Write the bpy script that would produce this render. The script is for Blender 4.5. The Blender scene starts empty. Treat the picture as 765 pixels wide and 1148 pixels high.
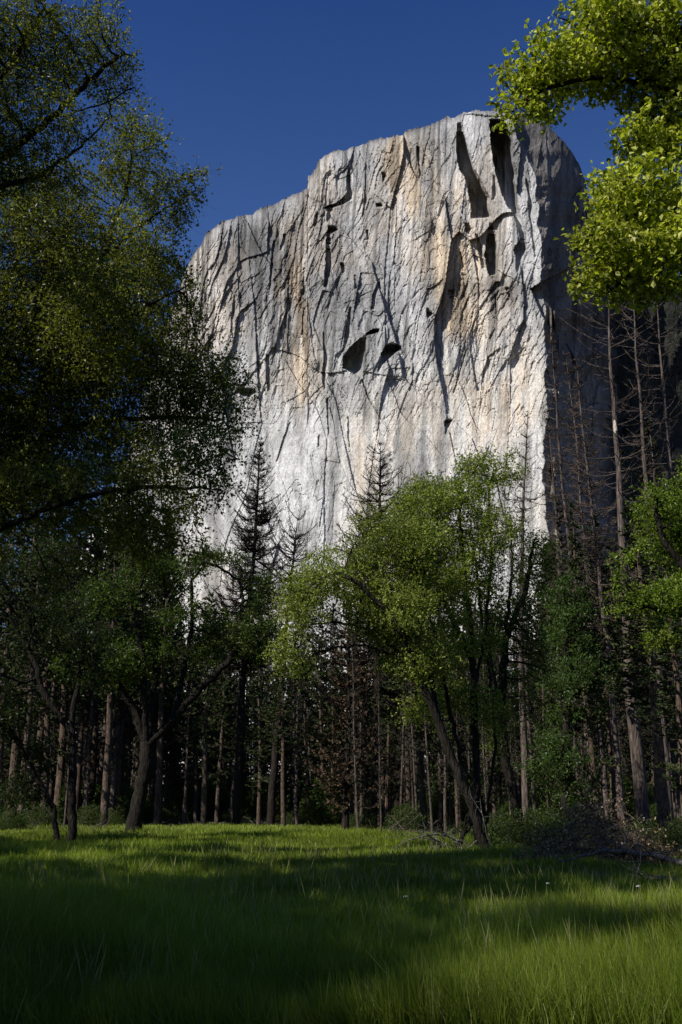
import bpy, math, time
import numpy as np
T0 = time.time()
R = math.radians
sc = bpy.context.scene
COL = sc.collection
TAU = 2*math.pi

# ------------------------------------------------------------------ camera
PITCH = R(15.3); FPX = 1210.0; CAMZ = 1.6
cp, sp = math.cos(PITCH), math.sin(PITCH)
cam = bpy.data.cameras.new("camera"); camo = bpy.data.objects.new("camera", cam); COL.objects.link(camo)
camo.location = (0, 0, CAMZ); camo.rotation_euler = (math.pi/2+PITCH, 0, 0)
cam.sensor_fit = 'VERTICAL'; cam.sensor_height = 36; cam.lens = 36*FPX/1148
cam.clip_start = .1; cam.clip_end = 12000
sc.camera = camo

def P(px, py, Y):
    """world point at depth Y seen along the direction measured in the photo"""
    u = (np.asarray(px, float)-382.5)/FPX; v = (574-np.asarray(py, float))/FPX
    dy = cp - v*sp; dz = sp + v*cp
    t = Y/dy
    return np.stack([u*t, np.broadcast_to(np.asarray(Y, float), np.shape(t)), CAMZ+dz*t], -1)
def X_at(px, Y, z):
    return (px-382.5)/FPX*(Y*cp+(z-CAMZ)*sp)
def mpp(py, Y):                       # metres per photo pixel
    v = (574-py)/FPX
    return Y/(cp-v*sp)/FPX

# ------------------------------------------------------------------ noise
def h2(ix, iy, s):
    n = (ix.astype(np.int64)*374761393 + iy.astype(np.int64)*668265263 + s*1442695041) & 0x7fffffff
    n = ((n ^ (n >> 13))*1274126177) & 0x7fffffff
    n = ((n ^ (n >> 16))*668265263) & 0x7fffffff
    return ((n ^ (n >> 15)) & 0xffffff)/float(0xffffff)
def vn(x, y, s):
    ix = np.floor(x); iy = np.floor(y); fx = x-ix; fy = y-iy
    fx = fx*fx*(3-2*fx); fy = fy*fy*(3-2*fy)
    a = h2(ix, iy, s); b = h2(ix+1, iy, s); c = h2(ix, iy+1, s); d = h2(ix+1, iy+1, s)
    return (a+(b-a)*fx)*(1-fy)+(c+(d-c)*fx)*fy
def fbm(x, y, s, o=4):
    r = 0; a = .5; t = 0
    for i in range(o):
        r = r+a*vn(x, y, s+i*17); t += a; x = x*2.03+7.1; y = y*2.03+3.7; a *= .5
    return r/t
def voro(x, y, s):
    """returns per point: cell random numbers (3), offset from the cell centre, F2-F1"""
    ix = np.floor(x); iy = np.floor(y)
    b1 = np.full(x.shape, 9e9); b2 = np.full(x.shape, 9e9)
    cx = np.zeros(x.shape); cy = np.zeros(x.shape); jx = np.zeros(x.shape); jy = np.zeros(x.shape)
    for a in (-1, 0, 1):
        for b in (-1, 0, 1):
            qx = ix+a; qy = iy+b
            sx = qx+h2(qx, qy, s); sy = qy+h2(qx, qy, s+5)
            d = (x-sx)**2+(y-sy)**2
            m = d < b1
            b2 = np.where(m, b1, np.minimum(b2, d))
            b1 = np.where(m, d, b1); cx = np.where(m, sx, cx); cy = np.where(m, sy, cy)
            jx = np.where(m, qx, jx); jy = np.where(m, qy, jy)
    return h2(jx, jy, s+11), h2(jx, jy, s+12), h2(jx, jy, s+13), x-cx, y-cy, np.sqrt(b2)-np.sqrt(b1)
def sst(a, b, x):
    t = np.clip((x-a)/(b-a), 0, 1); return t*t*(3-2*t)

# ------------------------------------------------------------------ mesh building
def mesh(name, V, F, mat, col=None, smooth=False):
    """V (n,3); F list of int arrays (m,k); col (n,3) optional vertex colour"""
    me = bpy.data.meshes.new(name)
    V = np.asarray(V, np.float32)
    F = [np.asarray(f, np.int32) for f in (F if isinstance(F, list) else [F]) if len(f)]
    me.vertices.add(len(V)); me.vertices.foreach_set('co', V.ravel())
    tot = sum(f.size for f in F); n = sum(len(f) for f in F)
    me.loops.add(tot); me.polygons.add(n)
    me.loops.foreach_set('vertex_index', np.concatenate([f.ravel() for f in F]))
    sizes = np.concatenate([np.full(len(f), f.shape[1], np.int32) for f in F])
    st = np.concatenate([[0], np.cumsum(sizes)[:-1]]).astype(np.int32)
    me.polygons.foreach_set('loop_start', st)
    try: me.polygons.foreach_set('loop_total', sizes)
    except Exception: pass
    me.polygons.foreach_set('use_smooth', np.full(n, smooth))
    if col is not None:
        ca = me.color_attributes.new('tint', 'FLOAT_COLOR', 'POINT')
        ca.data.foreach_set('color', np.concatenate([col, np.ones((len(V), 1))], 1).astype(np.float32).ravel())
    me.materials.append(mat); me.update()
    return me
def obj(name, me, parent=None):
    o = bpy.data.objects.new(name, me); COL.objects.link(o)
    if parent is not None: o.parent = parent
    return o
def thing(name, label, cat, loc=(0, 0, 0), rz=0, group=None, scale=None):
    o = bpy.data.objects.new(name, None); COL.objects.link(o); o.empty_display_size = .3
    o.location = loc; o.rotation_euler = (0, 0, rz); o['label'] = label; o['category'] = cat
    if group: o['group'] = group
    if scale: o.scale = scale if hasattr(scale, '__len__') else (scale,)*3
    return o
def dup(root, loc, rz, label, group=None, scale=1, tilt=None):
    r = root.copy(); COL.objects.link(r); r.location = loc; r.rotation_euler = (tilt[0] if tilt else 0, tilt[1] if tilt else 0, rz)
    r.scale = scale if hasattr(scale, '__len__') else (scale,)*3
    r['label'] = label
    if group: r['group'] = group
    elif 'group' in r: del r['group']
    for ch in list(root.children):
        c = ch.copy(); COL.objects.link(c); c.parent = r
    return r

def tubes(PP, RR, k=4):
    """PP (B,N,3) polylines, RR (B,N) radii -> V, F"""
    PP = np.asarray(PP, float); RR = np.asarray(RR, float)
    B, N, _ = PP.shape
    t = np.gradient(PP, axis=1); t /= np.linalg.norm(t, axis=2, keepdims=True)+1e-9
    mean = PP[:, -1]-PP[:, 0]
    vert = np.abs(mean[:, 2]) > .75*np.linalg.norm(mean, axis=1)
    ref = np.where(vert[:, None], np.array([[1., .13, 0]]), np.array([[.08, 0, 1.]]))[:, None, :]
    a = np.cross(t, np.broadcast_to(ref, t.shape)); a /= np.linalg.norm(a, axis=2, keepdims=True)+1e-9
    b = np.cross(t, a)
    th = np.arange(k)/k*TAU
    ring = a[:, :, None]*np.cos(th)[None, None, :, None]+b[:, :, None]*np.sin(th)[None, None, :, None]
    V = PP[:, :, None]+ring*RR[:, :, None, None]
    V = V.reshape(-1, 3)
    base = (np.arange(B)*N*k)[:, None, None]+(np.arange(N-1)*k)[None, :, None]+np.arange(k)[None, None, :]
    nb = (np.arange(B)*N*k)[:, None, None]+(np.arange(N-1)*k)[None, :, None]+((np.arange(k)+1) % k)[None, None, :]
    F = np.stack([base, nb, nb+k, base+k], -1).reshape(-1, 4)
    return V, F
def merge(parts):
    Vs, Fs, o = [], [], 0
    for V, F in parts:
        Vs.append(V); Fs.append(F+o); o += len(V)
    return np.concatenate(Vs), np.concatenate(Fs)

# ------------------------------------------------------------------ materials
def newmat(name):
    m = bpy.data.materials.new(name); m.use_nodes = True
    nt = m.node_tree; nt.nodes.clear()
    return m, nt, nt.nodes.new, nt.links.new
def leaf_mat(name, trans=.35, rough=.5, spec=.25, mul=(1, 1, 1), tcol=(1.1, 1.25, .45)):
    m, nt, N, L = newmat(name)
    at = N('ShaderNodeAttribute'); at.attribute_name = 'tint'
    mm = N('ShaderNodeMix'); mm.data_type = 'RGBA'; mm.blend_type = 'MULTIPLY'; mm.inputs[0].default_value = 1
    L(at.outputs['Color'], mm.inputs[6]); mm.inputs[7].default_value = (*mul, 1)
    pb = N('ShaderNodeBsdfPrincipled'); pb.inputs['Roughness'].default_value = rough
    pb.inputs['Specular IOR Level'].default_value = spec
    L(mm.outputs[2], pb.inputs['Base Color'])
    tr = N('ShaderNodeBsdfTranslucent')
    m2 = N('ShaderNodeMix'); m2.data_type = 'RGBA'; m2.blend_type = 'MULTIPLY'; m2.inputs[0].default_value = 1
    L(mm.outputs[2], m2.inputs[6]); m2.inputs[7].default_value = (*tcol, 1); L(m2.outputs[2], tr.inputs['Color'])
    mx = N('ShaderNodeMixShader'); mx.inputs[0].default_value = trans
    L(pb.outputs[0], mx.inputs[1]); L(tr.outputs[0], mx.inputs[2])
    out = N('ShaderNodeOutputMaterial'); L(mx.outputs[0], out.inputs[0])
    return m
def bark_mat(name, c1, c2, scale=(9, 9, 1.6), bump=.6):
    m, nt, N, L = newmat(name)
    tc = N('ShaderNodeTexCoord'); mp = N('ShaderNodeMapping'); mp.inputs['Scale'].default_value = scale
    L(tc.outputs['Object'], mp.inputs['Vector'])
    n = N('ShaderNodeTexNoise'); n.inputs['Scale'].default_value = 1; n.inputs['Detail'].default_value = 6; n.inputs['Roughness'].default_value = .65
    L(mp.outputs[0], n.inputs['Vector'])
    v = N('ShaderNodeTexVoronoi'); v.feature = 'DISTANCE_TO_EDGE'; v.inputs['Scale'].default_value = .9
    L(mp.outputs[0], v.inputs['Vector'])
    cr = N('ShaderNodeValToRGB'); cr.color_ramp.elements[0].position = .3; cr.color_ramp.elements[1].position = .72
    cr.color_ramp.elements[0].color = (*c1, 1); cr.color_ramp.elements[1].color = (*c2, 1)
    L(n.outputs['Fac'], cr.inputs[0])
    mm = N('ShaderNodeMix'); mm.data_type = 'RGBA'; mm.blend_type = 'MULTIPLY'; mm.inputs[0].default_value = .6
    L(cr.outputs[0], mm.inputs[6])
    mr = N('ShaderNodeMapRange'); mr.inputs[1].default_value = 0; mr.inputs[2].default_value = .18; mr.inputs[3].default_value = .25; mr.inputs[4].default_value = 1
    L(v.outputs['Distance'], mr.inputs[0]); L(mr.outputs[0], mm.inputs[7])
    ad = N('ShaderNodeMath'); ad.operation = 'ADD'; L(n.outputs['Fac'], ad.inputs[0]); L(mr.outputs[0], ad.inputs[1])
    bp = N('ShaderNodeBump'); bp.inputs['Strength'].default_value = bump; bp.inputs['Distance'].default_value = .05
    L(ad.outputs[0], bp.inputs['Height'])
    pb = N('ShaderNodeBsdfPrincipled'); pb.inputs['Roughness'].default_value = .9; pb.inputs['Specular IOR Level'].default_value = .15
    L(mm.outputs[2], pb.inputs['Base Color']); L(bp.outputs[0], pb.inputs['Normal'])
    out = N('ShaderNodeOutputMaterial'); L(pb.outputs[0], out.inputs[0])
    return m
M = {}
M['leaf'] = leaf_mat('broad_leaf', .46, .42, .35)
M['needle'] = leaf_mat('needles', .12, .6, .15, tcol=(1, 1.05, .6))
M['grass'] = leaf_mat('grass_blades', .45, .5, .12, tcol=(1.2, 1.3, .35))
M['oak_bark'] = bark_mat('oak_bark', (.010, .008, .006), (.040, .033, .026))
M['pine_bark'] = bark_mat('pine_bark', (.030, .020, .014), (.23, .165, .12), (9, 9, 2.2))
M['dead_bark'] = bark_mat('dead_bark', (.040, .030, .025), (.23, .18, .15), (8, 8, 1.4))
M['dead_dark'] = bark_mat('dead_wood_dark', (.012, .009, .007), (.055, .042, .034))
M['grey_wood'] = bark_mat('weathered_wood', (.07, .06, .05), (.30, .27, .23), (12, 12, 12))

def rock_mat():
    m, nt, N, L = newmat('granite')
    at = N('ShaderNodeAttribute'); at.attribute_name = 'tint'
    tc = N('ShaderNodeTexCoord')
    mp = N('ShaderNodeMapping'); mp.inputs['Scale'].default_value = (.22, .22, .07); L(tc.outputs['Object'], mp.inputs[0])
    n = N('ShaderNodeTexNoise'); n.inputs['Scale'].default_value = 1; n.inputs['Detail'].default_value = 8; n.inputs['Roughness'].default_value = .65
    L(mp.outputs[0], n.inputs['Vector'])
    mr = N('ShaderNodeMapRange'); mr.inputs[1].default_value = .3; mr.inputs[2].default_value = .7; mr.inputs[3].default_value = .72; mr.inputs[4].default_value = 1.22
    L(n.outputs['Fac'], mr.inputs[0])
    mm = N('ShaderNodeMix'); mm.data_type = 'RGBA'; mm.blend_type = 'MULTIPLY'; mm.inputs[0].default_value = 1
    L(at.outputs['Color'], mm.inputs[6]); L(mr.outputs[0], mm.inputs[7])
    mp2 = N('ShaderNodeMapping'); mp2.inputs['Scale'].default_value = (.55, .55, .25); mp2.inputs['Rotation'].default_value = (0, .35, 0); L(tc.outputs['Object'], mp2.inputs[0])
    n2 = N('ShaderNodeTexNoise'); n2.inputs['Scale'].default_value = 1; n2.inputs['Detail'].default_value = 4; n2.inputs['Roughness'].default_value = .7
    L(mp2.outputs[0], n2.inputs['Vector'])
    mr2 = N('ShaderNodeMapRange'); mr2.inputs[1].default_value = .32; mr2.inputs[2].default_value = .6; mr2.inputs[3].default_value = .68; mr2.inputs[4].default_value = 1.2
    L(n2.outputs['Fac'], mr2.inputs[0])
    m3 = N('ShaderNodeMix'); m3.data_type = 'RGBA'; m3.blend_type = 'MULTIPLY'; m3.inputs[0].default_value = 1
    L(mm.outputs[2], m3.inputs[6]); L(mr2.outputs[0], m3.inputs[7]); mm = m3
    bp = N('ShaderNodeBump'); bp.inputs['Strength'].default_value = .6; bp.inputs['Distance'].default_value = 3
    ad = N('ShaderNodeMath'); ad.operation = 'ADD'; L(n.outputs['Fac'], ad.inputs[0]); L(n2.outputs['Fac'], ad.inputs[1]); L(ad.outputs[0], bp.inputs['Height'])
    pb = N('ShaderNodeBsdfPrincipled'); pb.inputs['Roughness'].default_value = .85; pb.inputs['Specular IOR Level'].default_value = .2
    L(mm.outputs[2], pb.inputs['Base Color']); L(bp.outputs[0], pb.inputs['Normal'])
    out = N('ShaderNodeOutputMaterial'); L(pb.outputs[0], out.inputs[0])
    return m
M['rock'] = rock_mat()

# ------------------------------------------------------------------ sky and sun
SUN = np.array([-.60, -.45, .66]); SUN /= np.linalg.norm(SUN)
w = bpy.data.worlds.new("World"); sc.world = w; w.use_nodes = True
nt = w.node_tree; nt.nodes.clear(); N = nt.nodes.new; L = nt.links.new
sky = N('ShaderNodeTexSky'); sky.sky_type = 'NISHITA'; sky.sun_disc = False
sky.sun_elevation = math.asin(SUN[2]); sky.sun_rotation = math.atan2(SUN[0], SUN[1])
sky.altitude = 1200; sky.air_density = 1.0; sky.dust_density = .3; sky.ozone_density = 2.5
mx = N('ShaderNodeMix'); mx.data_type = 'RGBA'; mx.blend_type = 'MULTIPLY'; mx.inputs[0].default_value = 1
L(sky.outputs[0], mx.inputs[6])
tcw = N('ShaderNodeTexCoord'); sx = N('ShaderNodeSeparateXYZ'); L(tcw.outputs['Generated'], sx.inputs[0])
crw = N('ShaderNodeValToRGB'); crw.color_ramp.elements[0].position = .0; crw.color_ramp.elements[0].color = (.72, .60, .47, 1)
crw.color_ramp.elements[1].position = .66; crw.color_ramp.elements[1].color = (.53, .92, 1.70, 1)
e_ = crw.color_ramp.elements.new(.48); e_.color = (1.0, 1.34, 2.0, 1)
L(sx.outputs['Z'], crw.inputs[0]); L(crw.outputs[0], mx.inputs[7])
bg = N('ShaderNodeBackground'); bg.inputs[1].default_value = .055; L(mx.outputs[2], bg.inputs[0])
out = N('ShaderNodeOutputWorld'); L(bg.outputs[0], out.inputs[0])
sl = bpy.data.lights.new('sun', 'SUN'); sl.energy = 5.0; sl.angle = R(.53); sl.color = (1, .955, .88)
so = bpy.data.objects.new('sun', sl); COL.objects.link(so); so.location = (-30, -30, 60)
from mathutils import Vector
so.rotation_euler = Vector(SUN.tolist()).to_track_quat('Z', 'Y').to_euler()
sc.view_settings.view_transform = 'Standard'; sc.view_settings.look = 'None'
sc.view_settings.exposure = 0; sc.view_settings.gamma = 1
sc.cycles.max_bounces = 5; sc.cycles.diffuse_bounces = 3; sc.cycles.glossy_bounces = 2; sc.cycles.transmission_bounces = 4

# ------------------------------------------------------------------ granite cliff
SIL = [(80, 640), (140, 520), (166, 430), (184, 372), (198, 340), (206, 305), (216, 288), (232, 262), (245, 252), (265, 243), (285, 238), (300, 232),
       (318, 224), (330, 219), (344.5, 212.5), (345.2, 199), (349, 199), (353.5, 190), (357.5, 178), (363, 174), (369, 171), (389, 167), (404, 161), (440, 153), (465, 146), (480, 140),
       (498, 134), (510, 130), (525, 124), (545, 122), (562, 124), (580, 128), (598, 133), (611, 139), (627, 153), (640, 168), (650, 185), (656, 202),
       (662, 228), (672, 262), (690, 288), (730, 305), (765, 318), (840, 345), (940, 400), (1100, 470)]
NOSE = [(100, 570), (130, 574), (155, 580), (169, 590), (179, 592), (192, 598), (208, 601), (238, 603), (267, 604), (290, 606), (306, 608), (326, 611), (400, 613), (500, 612), (560, 612), (640, 616), (820, 622)]
# dark clefts: rows (y, x_left, x_right); the rock falls back at the left edge and comes forward again to the right
CLEFT = [
 [(137, 513, 517), (141, 512.5, 518.5), (159, 511.5, 523), (179, 512.5, 529), (190, 515.5, 532), (198, 521, 537), (212, 524, 544), (222, 526, 550), (230, 527, 549), (243, 529, 551)],
 [(250, 521, 526), (257, 521, 529), (262, 523, 527)], [(250, 549, 552), (267, 546, 556), (287, 543, 558), (306, 547, 558), (312, 552, 556)],
 [(262, 533, 536), (280, 536, 541), (300, 540, 545)],
 [(134, 549, 565), (141, 549, 568.5), (159, 550, 574), (179, 553, 576), (194.5, 555.7, 578), (204, 558.6, 577), (218, 563.5, 580), (230, 568.5, 581), (237.6, 575, 583), (257, 581, 588), (269, 583, 590)],
 [(268, 584, 589), (275, 578, 590), (280, 576, 590.5), (286, 578, 587), (296, 578, 584), (304, 579, 582)],
 [(196, 553, 555), (198, 553, 556), (218, 552, 557.6), (223, 551, 555)],
 [(200, 589, 591), (208, 590, 594), (224, 593, 598), (234, 592, 597), (257, 595, 598), (287, 599, 602)],
 [(189, 390, 392), (203, 388, 394), (215, 389, 397), (223, 383, 396), (228.6, 375, 387), (232.5, 362, 375)],

 [(233, 367, 374), (241, 366, 373), (248, 367, 371)], [(253, 368, 376), (258, 367, 379), (262, 366, 372), (268, 366, 372), (277, 365, 371), (293, 365, 372), (310, 364, 370), (321, 363, 367)],
 [(164, 467, 471), (180, 468, 473), (196, 470, 472)], [(193, 428, 431), (198, 428, 434), (203, 429, 432)], [(238, 354, 358), (245, 352, 358), (252, 351, 355)],
 [(258, 410, 413), (268, 411, 414)], [(372, 362, 364), (402, 363, 368), (420, 361, 366), (436, 363, 365)],
 [(446, 366, 369), (466, 366.5, 369), (486, 368, 370)], [(344, 392, 395), (360, 389, 394), (378, 386, 392), (394, 384, 386)],
 [(376, 408.5, 411), (386, 395, 410), (399, 385, 409), (412, 383.6, 408), (418, 395, 407), (423, 403, 406)],
 [(369, 418, 426), (373, 411, 424), (375, 410, 414)], [(385, 436, 443), (388, 432, 450), (391, 430, 450), (395, 428, 445), (402, 427, 436), (410, 424.6, 429), (416, 423, 425)],
 [(316, 423, 427), (331, 417.6, 423), (346, 416, 420)], [(308, 397, 400), (323, 397, 401)], [(325, 503, 511), (330, 502, 511), (334, 504, 508)],
 [(397, 298, 302), (415, 298, 304), (438, 300, 304)], [(435, 266, 284), (440, 266, 289), (444, 272, 284)], [(378, 234, 237), (404, 231, 235)],
 [(473, 324, 327), (490, 318, 321.5), (517, 309.5, 312)], [(467, 390, 391.6), (485, 389.5, 392.5), (500, 391, 393)], [(488, 357, 359), (500, 356, 359)],
 [(425, 405, 407), (450, 414, 416.2), (483, 435.5, 438)], [(282, 515, 518), (300, 518, 521)],
 [(470, 500, 510), (474, 498, 506), (486, 499, 501)], [(390, 523, 525), (410, 517, 519), (440, 508, 510)],
 [(228, 421, 428), (231, 422, 430)], [(295, 381, 386), (305, 383, 388)], [(345, 340, 342), (375, 338, 341)],
 [(270, 306, 309), (300, 303, 307), (330, 301, 303)], [(300, 340, 343), (330, 339, 342)], [(262, 318, 322), (280, 314, 318)], [(330, 262, 266), (372, 258, 261)],
 [(345, 478, 480), (352, 478, 486), (356, 479, 483)], [(322, 566, 571), (330, 569, 573), (338, 575, 577)], [(330, 554, 556), (352, 556, 558)],
 [(560, 362, 363.4), (590, 358, 359.5)], [(500, 548, 550), (512, 542, 546), (522, 538, 539)],
]
def grid1(segs):
    out = []
    for a, b, s in segs: out.append(np.arange(a, b, s))
    return np.concatenate(out)
gx = grid1([(60, 185, 3.), (185, 672, .8), (672, 790, 2.5), (790, 1101, 8)])
nv = 800
gv = np.linspace(0, 1, nv)**.93
sil = np.interp(gx, [a for a, b in SIL], [b for a, b in SIL])
sil0 = np.interp(gx, [a for a, b in SIL], [b for a, b in SIL]); sil0 = np.convolve(np.pad(sil0, 6, 'edge'), np.ones(13)/13, 'valid')
sil = sil+(fbm(gx*.12, gx*0+3, 5, 4)-.5)*8*(gx < 600)+(fbm(gx*.5, gx*0, 9, 2)-.5)*3.0
BOT = 903.
PX = np.broadcast_to(gx[None], (nv, len(gx))).copy()
PY = sil[None]+(BOT-sil[None])*gv[:, None]
nose = np.interp(PY, [a for a, b in NOSE], [b for a, b in NOSE])
nose = nose+(fbm(PY*.06, PY*0, 31, 4)-.5)*13*sst(150, 260, PY)
dn = PX-nose
t = np.maximum(PY-sil0[None], 0)
D = np.where(dn < 0, -dn*.36, np.minimum(dn, 75)*2.1+np.maximum(dn-75, 0)*.7)
D = D+np.maximum(250-PX, 0)*.55+np.maximum(205-PX, 0)*.8
D = D+(470-PY)*.13+np.maximum(470-PY, 0)*.05-np.maximum(PY-470, 0)**1.15*.16
D = D+26*np.exp(-t/5.)*(dn < 0)+60*np.exp(-t/9.)*(dn > 0)
Dbase = D.copy()
# broad undulations, then angular facets in three sizes
wx = PX+7*(vn(PX*.02, PY*.013, 3)-.5)*2; wy = PY+14*(vn(PX*.03+9, PY*.02, 4)-.5)*2
slab = 1-.72*sst(400, 480, PY+20*(fbm(PX*.02, PY*.01, 8)-.5))
rough = 1+.7*sst(345, 300, PX)*sst(430, 380, PY)*sst(200, 240, PX)+.5*sst(300, 315, PY)*sst(350, 330, PY)
rough = rough*(1-.6*np.exp(-(((PX-565)/50)**2+((PY-205)/90)**2)**2))*np.where(dn > 0, .6, 1)*(1-.35*sst(440, 470, PX)*sst(600, 560, PX)*sst(320, 300, PY))
D = D+(fbm(PX*.018, PY*.008, 21, 3)-.5)*38
def facets(sx, sy, shear, amp, seed, bias=.35):
    ux = (wx+shear*wy)/sx; uy = wy/sy
    r1, r2, r3, dx, dy, f = voro(ux, uy, seed)
    return amp*((r1-.5)*.9+(r2-.5+bias)*-1.0*dx*1.1+(r3-.5)*1.0*dy)
D = D+facets(95, 150, -.35, 13, 99)*(.35+.65*slab)+facets(50, 210, .05, 11, 101)*slab+facets(20, 76, .18, 3.9, 102)*slab*rough+facets(9, 27, .28, 1.5, 103)*slab*rough
D = D+facets(4.5, 10, .3, .7, 104)*(.2+.8*slab)*rough+facets(44, 80, -.4, 3.6, 105)*(1-.5*slab)+facets(26, 40, .45, 1.5, 106)*slab
D = D+(fbm(PX*.35, PY*.16, 41, 3)-.5)*1.2*rough*(.45+.55*slab)+(fbm(PX*.16, PY*.018, 43, 3)-.5)*1.2*(.4+.6*slab)
# small right-facing nicks and flakes scattered over the wall
for (ax, ay, am, sd, th_) in ((9, 30, 3.2, 111, .62), (5, 15, 2.2, 112, .6), (14, 22, 3.5, 113, .8)):
    r1, r2, r3, dx, dy, f = voro((wx+.3*wy)/ax, wy/ay, sd)
    nick = sst(.42, .62, fbm(PX*.022, PY*.014, sd+9, 3))
    D = D+.85*am*nick*(r1 > th_)*np.clip(1-(dx+.45)*1.1, 0, 1)*sst(.0, .08, f)*(.15+.85*slab)*np.minimum(rough, 1)*(.6+.8*fbm(PX*.02, PY*.02, sd+7, 2))
D = D+((vn(PX*.9, PY*.5, 117)-.5)*.7+(vn(PX*.45, PY*.22, 118)-.5)*.9)*(.4+.6*slab)
# thin diagonal exfoliation cracks
cr = np.abs(fbm((PX+PY*.45)*.05, PY*.012, 55, 4)-.5)
D = D+2.6*np.exp(-(cr/.006)**2)*(fbm(PX*.02, PY*.02, 56, 2) > .47)*(PY > 230)
cr = np.abs(fbm((PX-PY*.3)*.045, (PY+PX*.5)*.016, 57, 4)-.5)
D = D+2.2*np.exp(-(cr/.006)**2)*(fbm(PX*.03, PY*.02, 58, 2) > .5)
# broken ribs on the flank just behind the prow, some of them reaching into the sun
D = D-22*sst(.50, .60, fbm(PX*.22, PY*.012, 121, 3))*np.exp(-((dn-11)/7)**2)*sst(330, 350, PY)*(dn > 0)*sst(.35, .55, vn(PX*.1, PY*.03, 122))
D = D+(dn > 0)*facets(14, 70, .1, 9, 123)*sst(0, 12, dn)
inside = np.zeros_like(D)
for c in CLEFT:
    ys = [r[0] for r in c]
    jx = (fbm(PY*.22, PX*0+ys[0], 61, 3)-.5)*1.4
    xl = np.interp(PY, ys, [r[1] for r in c])+jx; xr = np.interp(PY, ys, [r[2] for r in c])+jx*.6
    wd = np.maximum(xr-xl, .5)
    f = (PX-xl)/wd+(fbm(PX*.25, PY*.12, 97, 3)-.5)*.10*(wd > 5)
    e0 = 2.0 if ys[-1]-ys[0] > 12 else .8
    edge = sst(ys[0]-.8, ys[0]+e0, PY)*sst(ys[-1]+2, ys[-1]-.5, PY)
    inn = (f > 0)*(f < 1)*edge
    D = D+(Dbase-D)*.6*inn*(wd > 6)   # calmer floors in the wide clefts
    D = D+inn*np.where(wd > 8, np.minimum(wd*((1.2 if ys[0] > 260 else 2.9) if ys[0] < 320 and c[0][1] > 500 else 1.35)+3.0, 75), wd*1.5+1.2)*(.8+.4*fbm(PX*.15, PY*.06, 91, 2))*(1-np.clip(f, 0, 1)**6*.9)
    inside = np.maximum(inside, inn)
# ledge below the big dark cleft
# the top rounds away from the viewer
D = D-(D*0)
Yw = 1300+D
V = P(PX, PY, Yw)
# colour
streak = .6*fbm(PX*.20+fbm(PX*.03, PY*.015, 71)*5, PY*.011, 72, 5)+.4*fbm(PX*.06, PY*.03, 79, 4)
streak2 = fbm(PX*.085, PY*.006, 73, 3)
patch = fbm(PX*.02, PY*.014, 74, 4)
def blob(x, y, rx, ry): return np.exp(-(((PX-x)/rx)**2+((PY-y)/ry)**2))
base = .42+.06*sst(330, 480, PY)+.04*sst(470, 620, PY)
lum = base*(.66+.60*sst(.28, .70, streak))*(.80+.4*sst(.3, .7, streak2))*(.82+.36*patch)
lum = lum*(1-.6*sst(.54, .72, streak2)*sst(470, 380, PY)*sst(.4, .6, fbm(PX*.4, PY*.02, 75, 2)))
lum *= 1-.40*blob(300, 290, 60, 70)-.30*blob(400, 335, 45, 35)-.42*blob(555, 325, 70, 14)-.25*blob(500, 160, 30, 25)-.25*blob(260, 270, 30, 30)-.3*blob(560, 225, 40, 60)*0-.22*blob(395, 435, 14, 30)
lum *= 1+.55*blob(537, 175, 14, 55)+.3*blob(562, 260, 10, 50)+.4*blob(598, 230, 12, 90)+.15*blob(440, 450, 60, 45)+.22*blob(540, 440, 90, 70)+.2*blob(300, 520, 70, 70)+.15*blob(470, 270, 60, 50)  # sunlit pillar faces brightened in the colour, besides paler rock patches
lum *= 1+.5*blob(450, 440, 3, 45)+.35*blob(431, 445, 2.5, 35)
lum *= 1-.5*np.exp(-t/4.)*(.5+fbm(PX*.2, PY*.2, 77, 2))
lum = lum*(1-.45*sst(.56, .7, fbm(PX*.3+PY*.02, PY*.008, 81, 3))*sst(520, 400, PY)); lum = lum*(1-.22*sst(.5, .68, fbm(PX*.13, PY*.01, 85, 3))*sst(380, 470, PY)); lum = np.clip(lum*1.08, .08, .62)
tan = np.clip(.9*blob(460, 205, 22, 45)+.8*blob(500, 270, 22, 60)+.7*blob(440, 175, 14, 22)+.9*blob(338, 400, 7, 55)+.6*blob(325, 330, 14, 60)+.8*blob(515, 355, 22, 22)+.6*blob(410, 540, 14, 50)+.5*blob(520, 300, 20, 40)+.4*blob(470, 500, 60, 60)+.7*blob(560, 465, 45, 60)*.5, 0, 1)
tan = (1-.45*sst(430, 520, PY))*np.clip(1.15*tan*(.35+1.2*sst(.35, .65, fbm(PX*.16, PY*.02, 78, 3)))+.45*sst(.45, .75, patch), 0, 1)
g = np.array([1.0, .99, .975]); tn = np.array([1.18, .97, .72]); wm = np.array([1.01, 1.0, .955])
cA = g[None, None]*(1-sst(330, 470, PY))[..., None]+wm[None, None]*sst(330, 470, PY)[..., None]
cc = lum[..., None]*(cA*(1-tan[..., None])+tn[None, None]*tan[..., None])
cc = cc*np.where((dn > 0)[..., None], np.array([.50, .46, .415]), 1.)  # shadowed flank: its shade is deepened and warmed in the rock colour
wooded_shade = (sst(60, 85, dn)*sst(-5, 25, PY-np.interp(PX, [640, 700, 1100], [330, 300, 300])))[..., None]     # forest slope right of the prow, its colour darkened to stand in for shade
cc = cc*(1-wooded_shade)+wooded_shade*np.array([.030, .032, .024])*(.4+1.2*fbm(PX*.3, PY*.3, 83, 3))[..., None]
cc = np.clip(cc, .02, .84)
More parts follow.
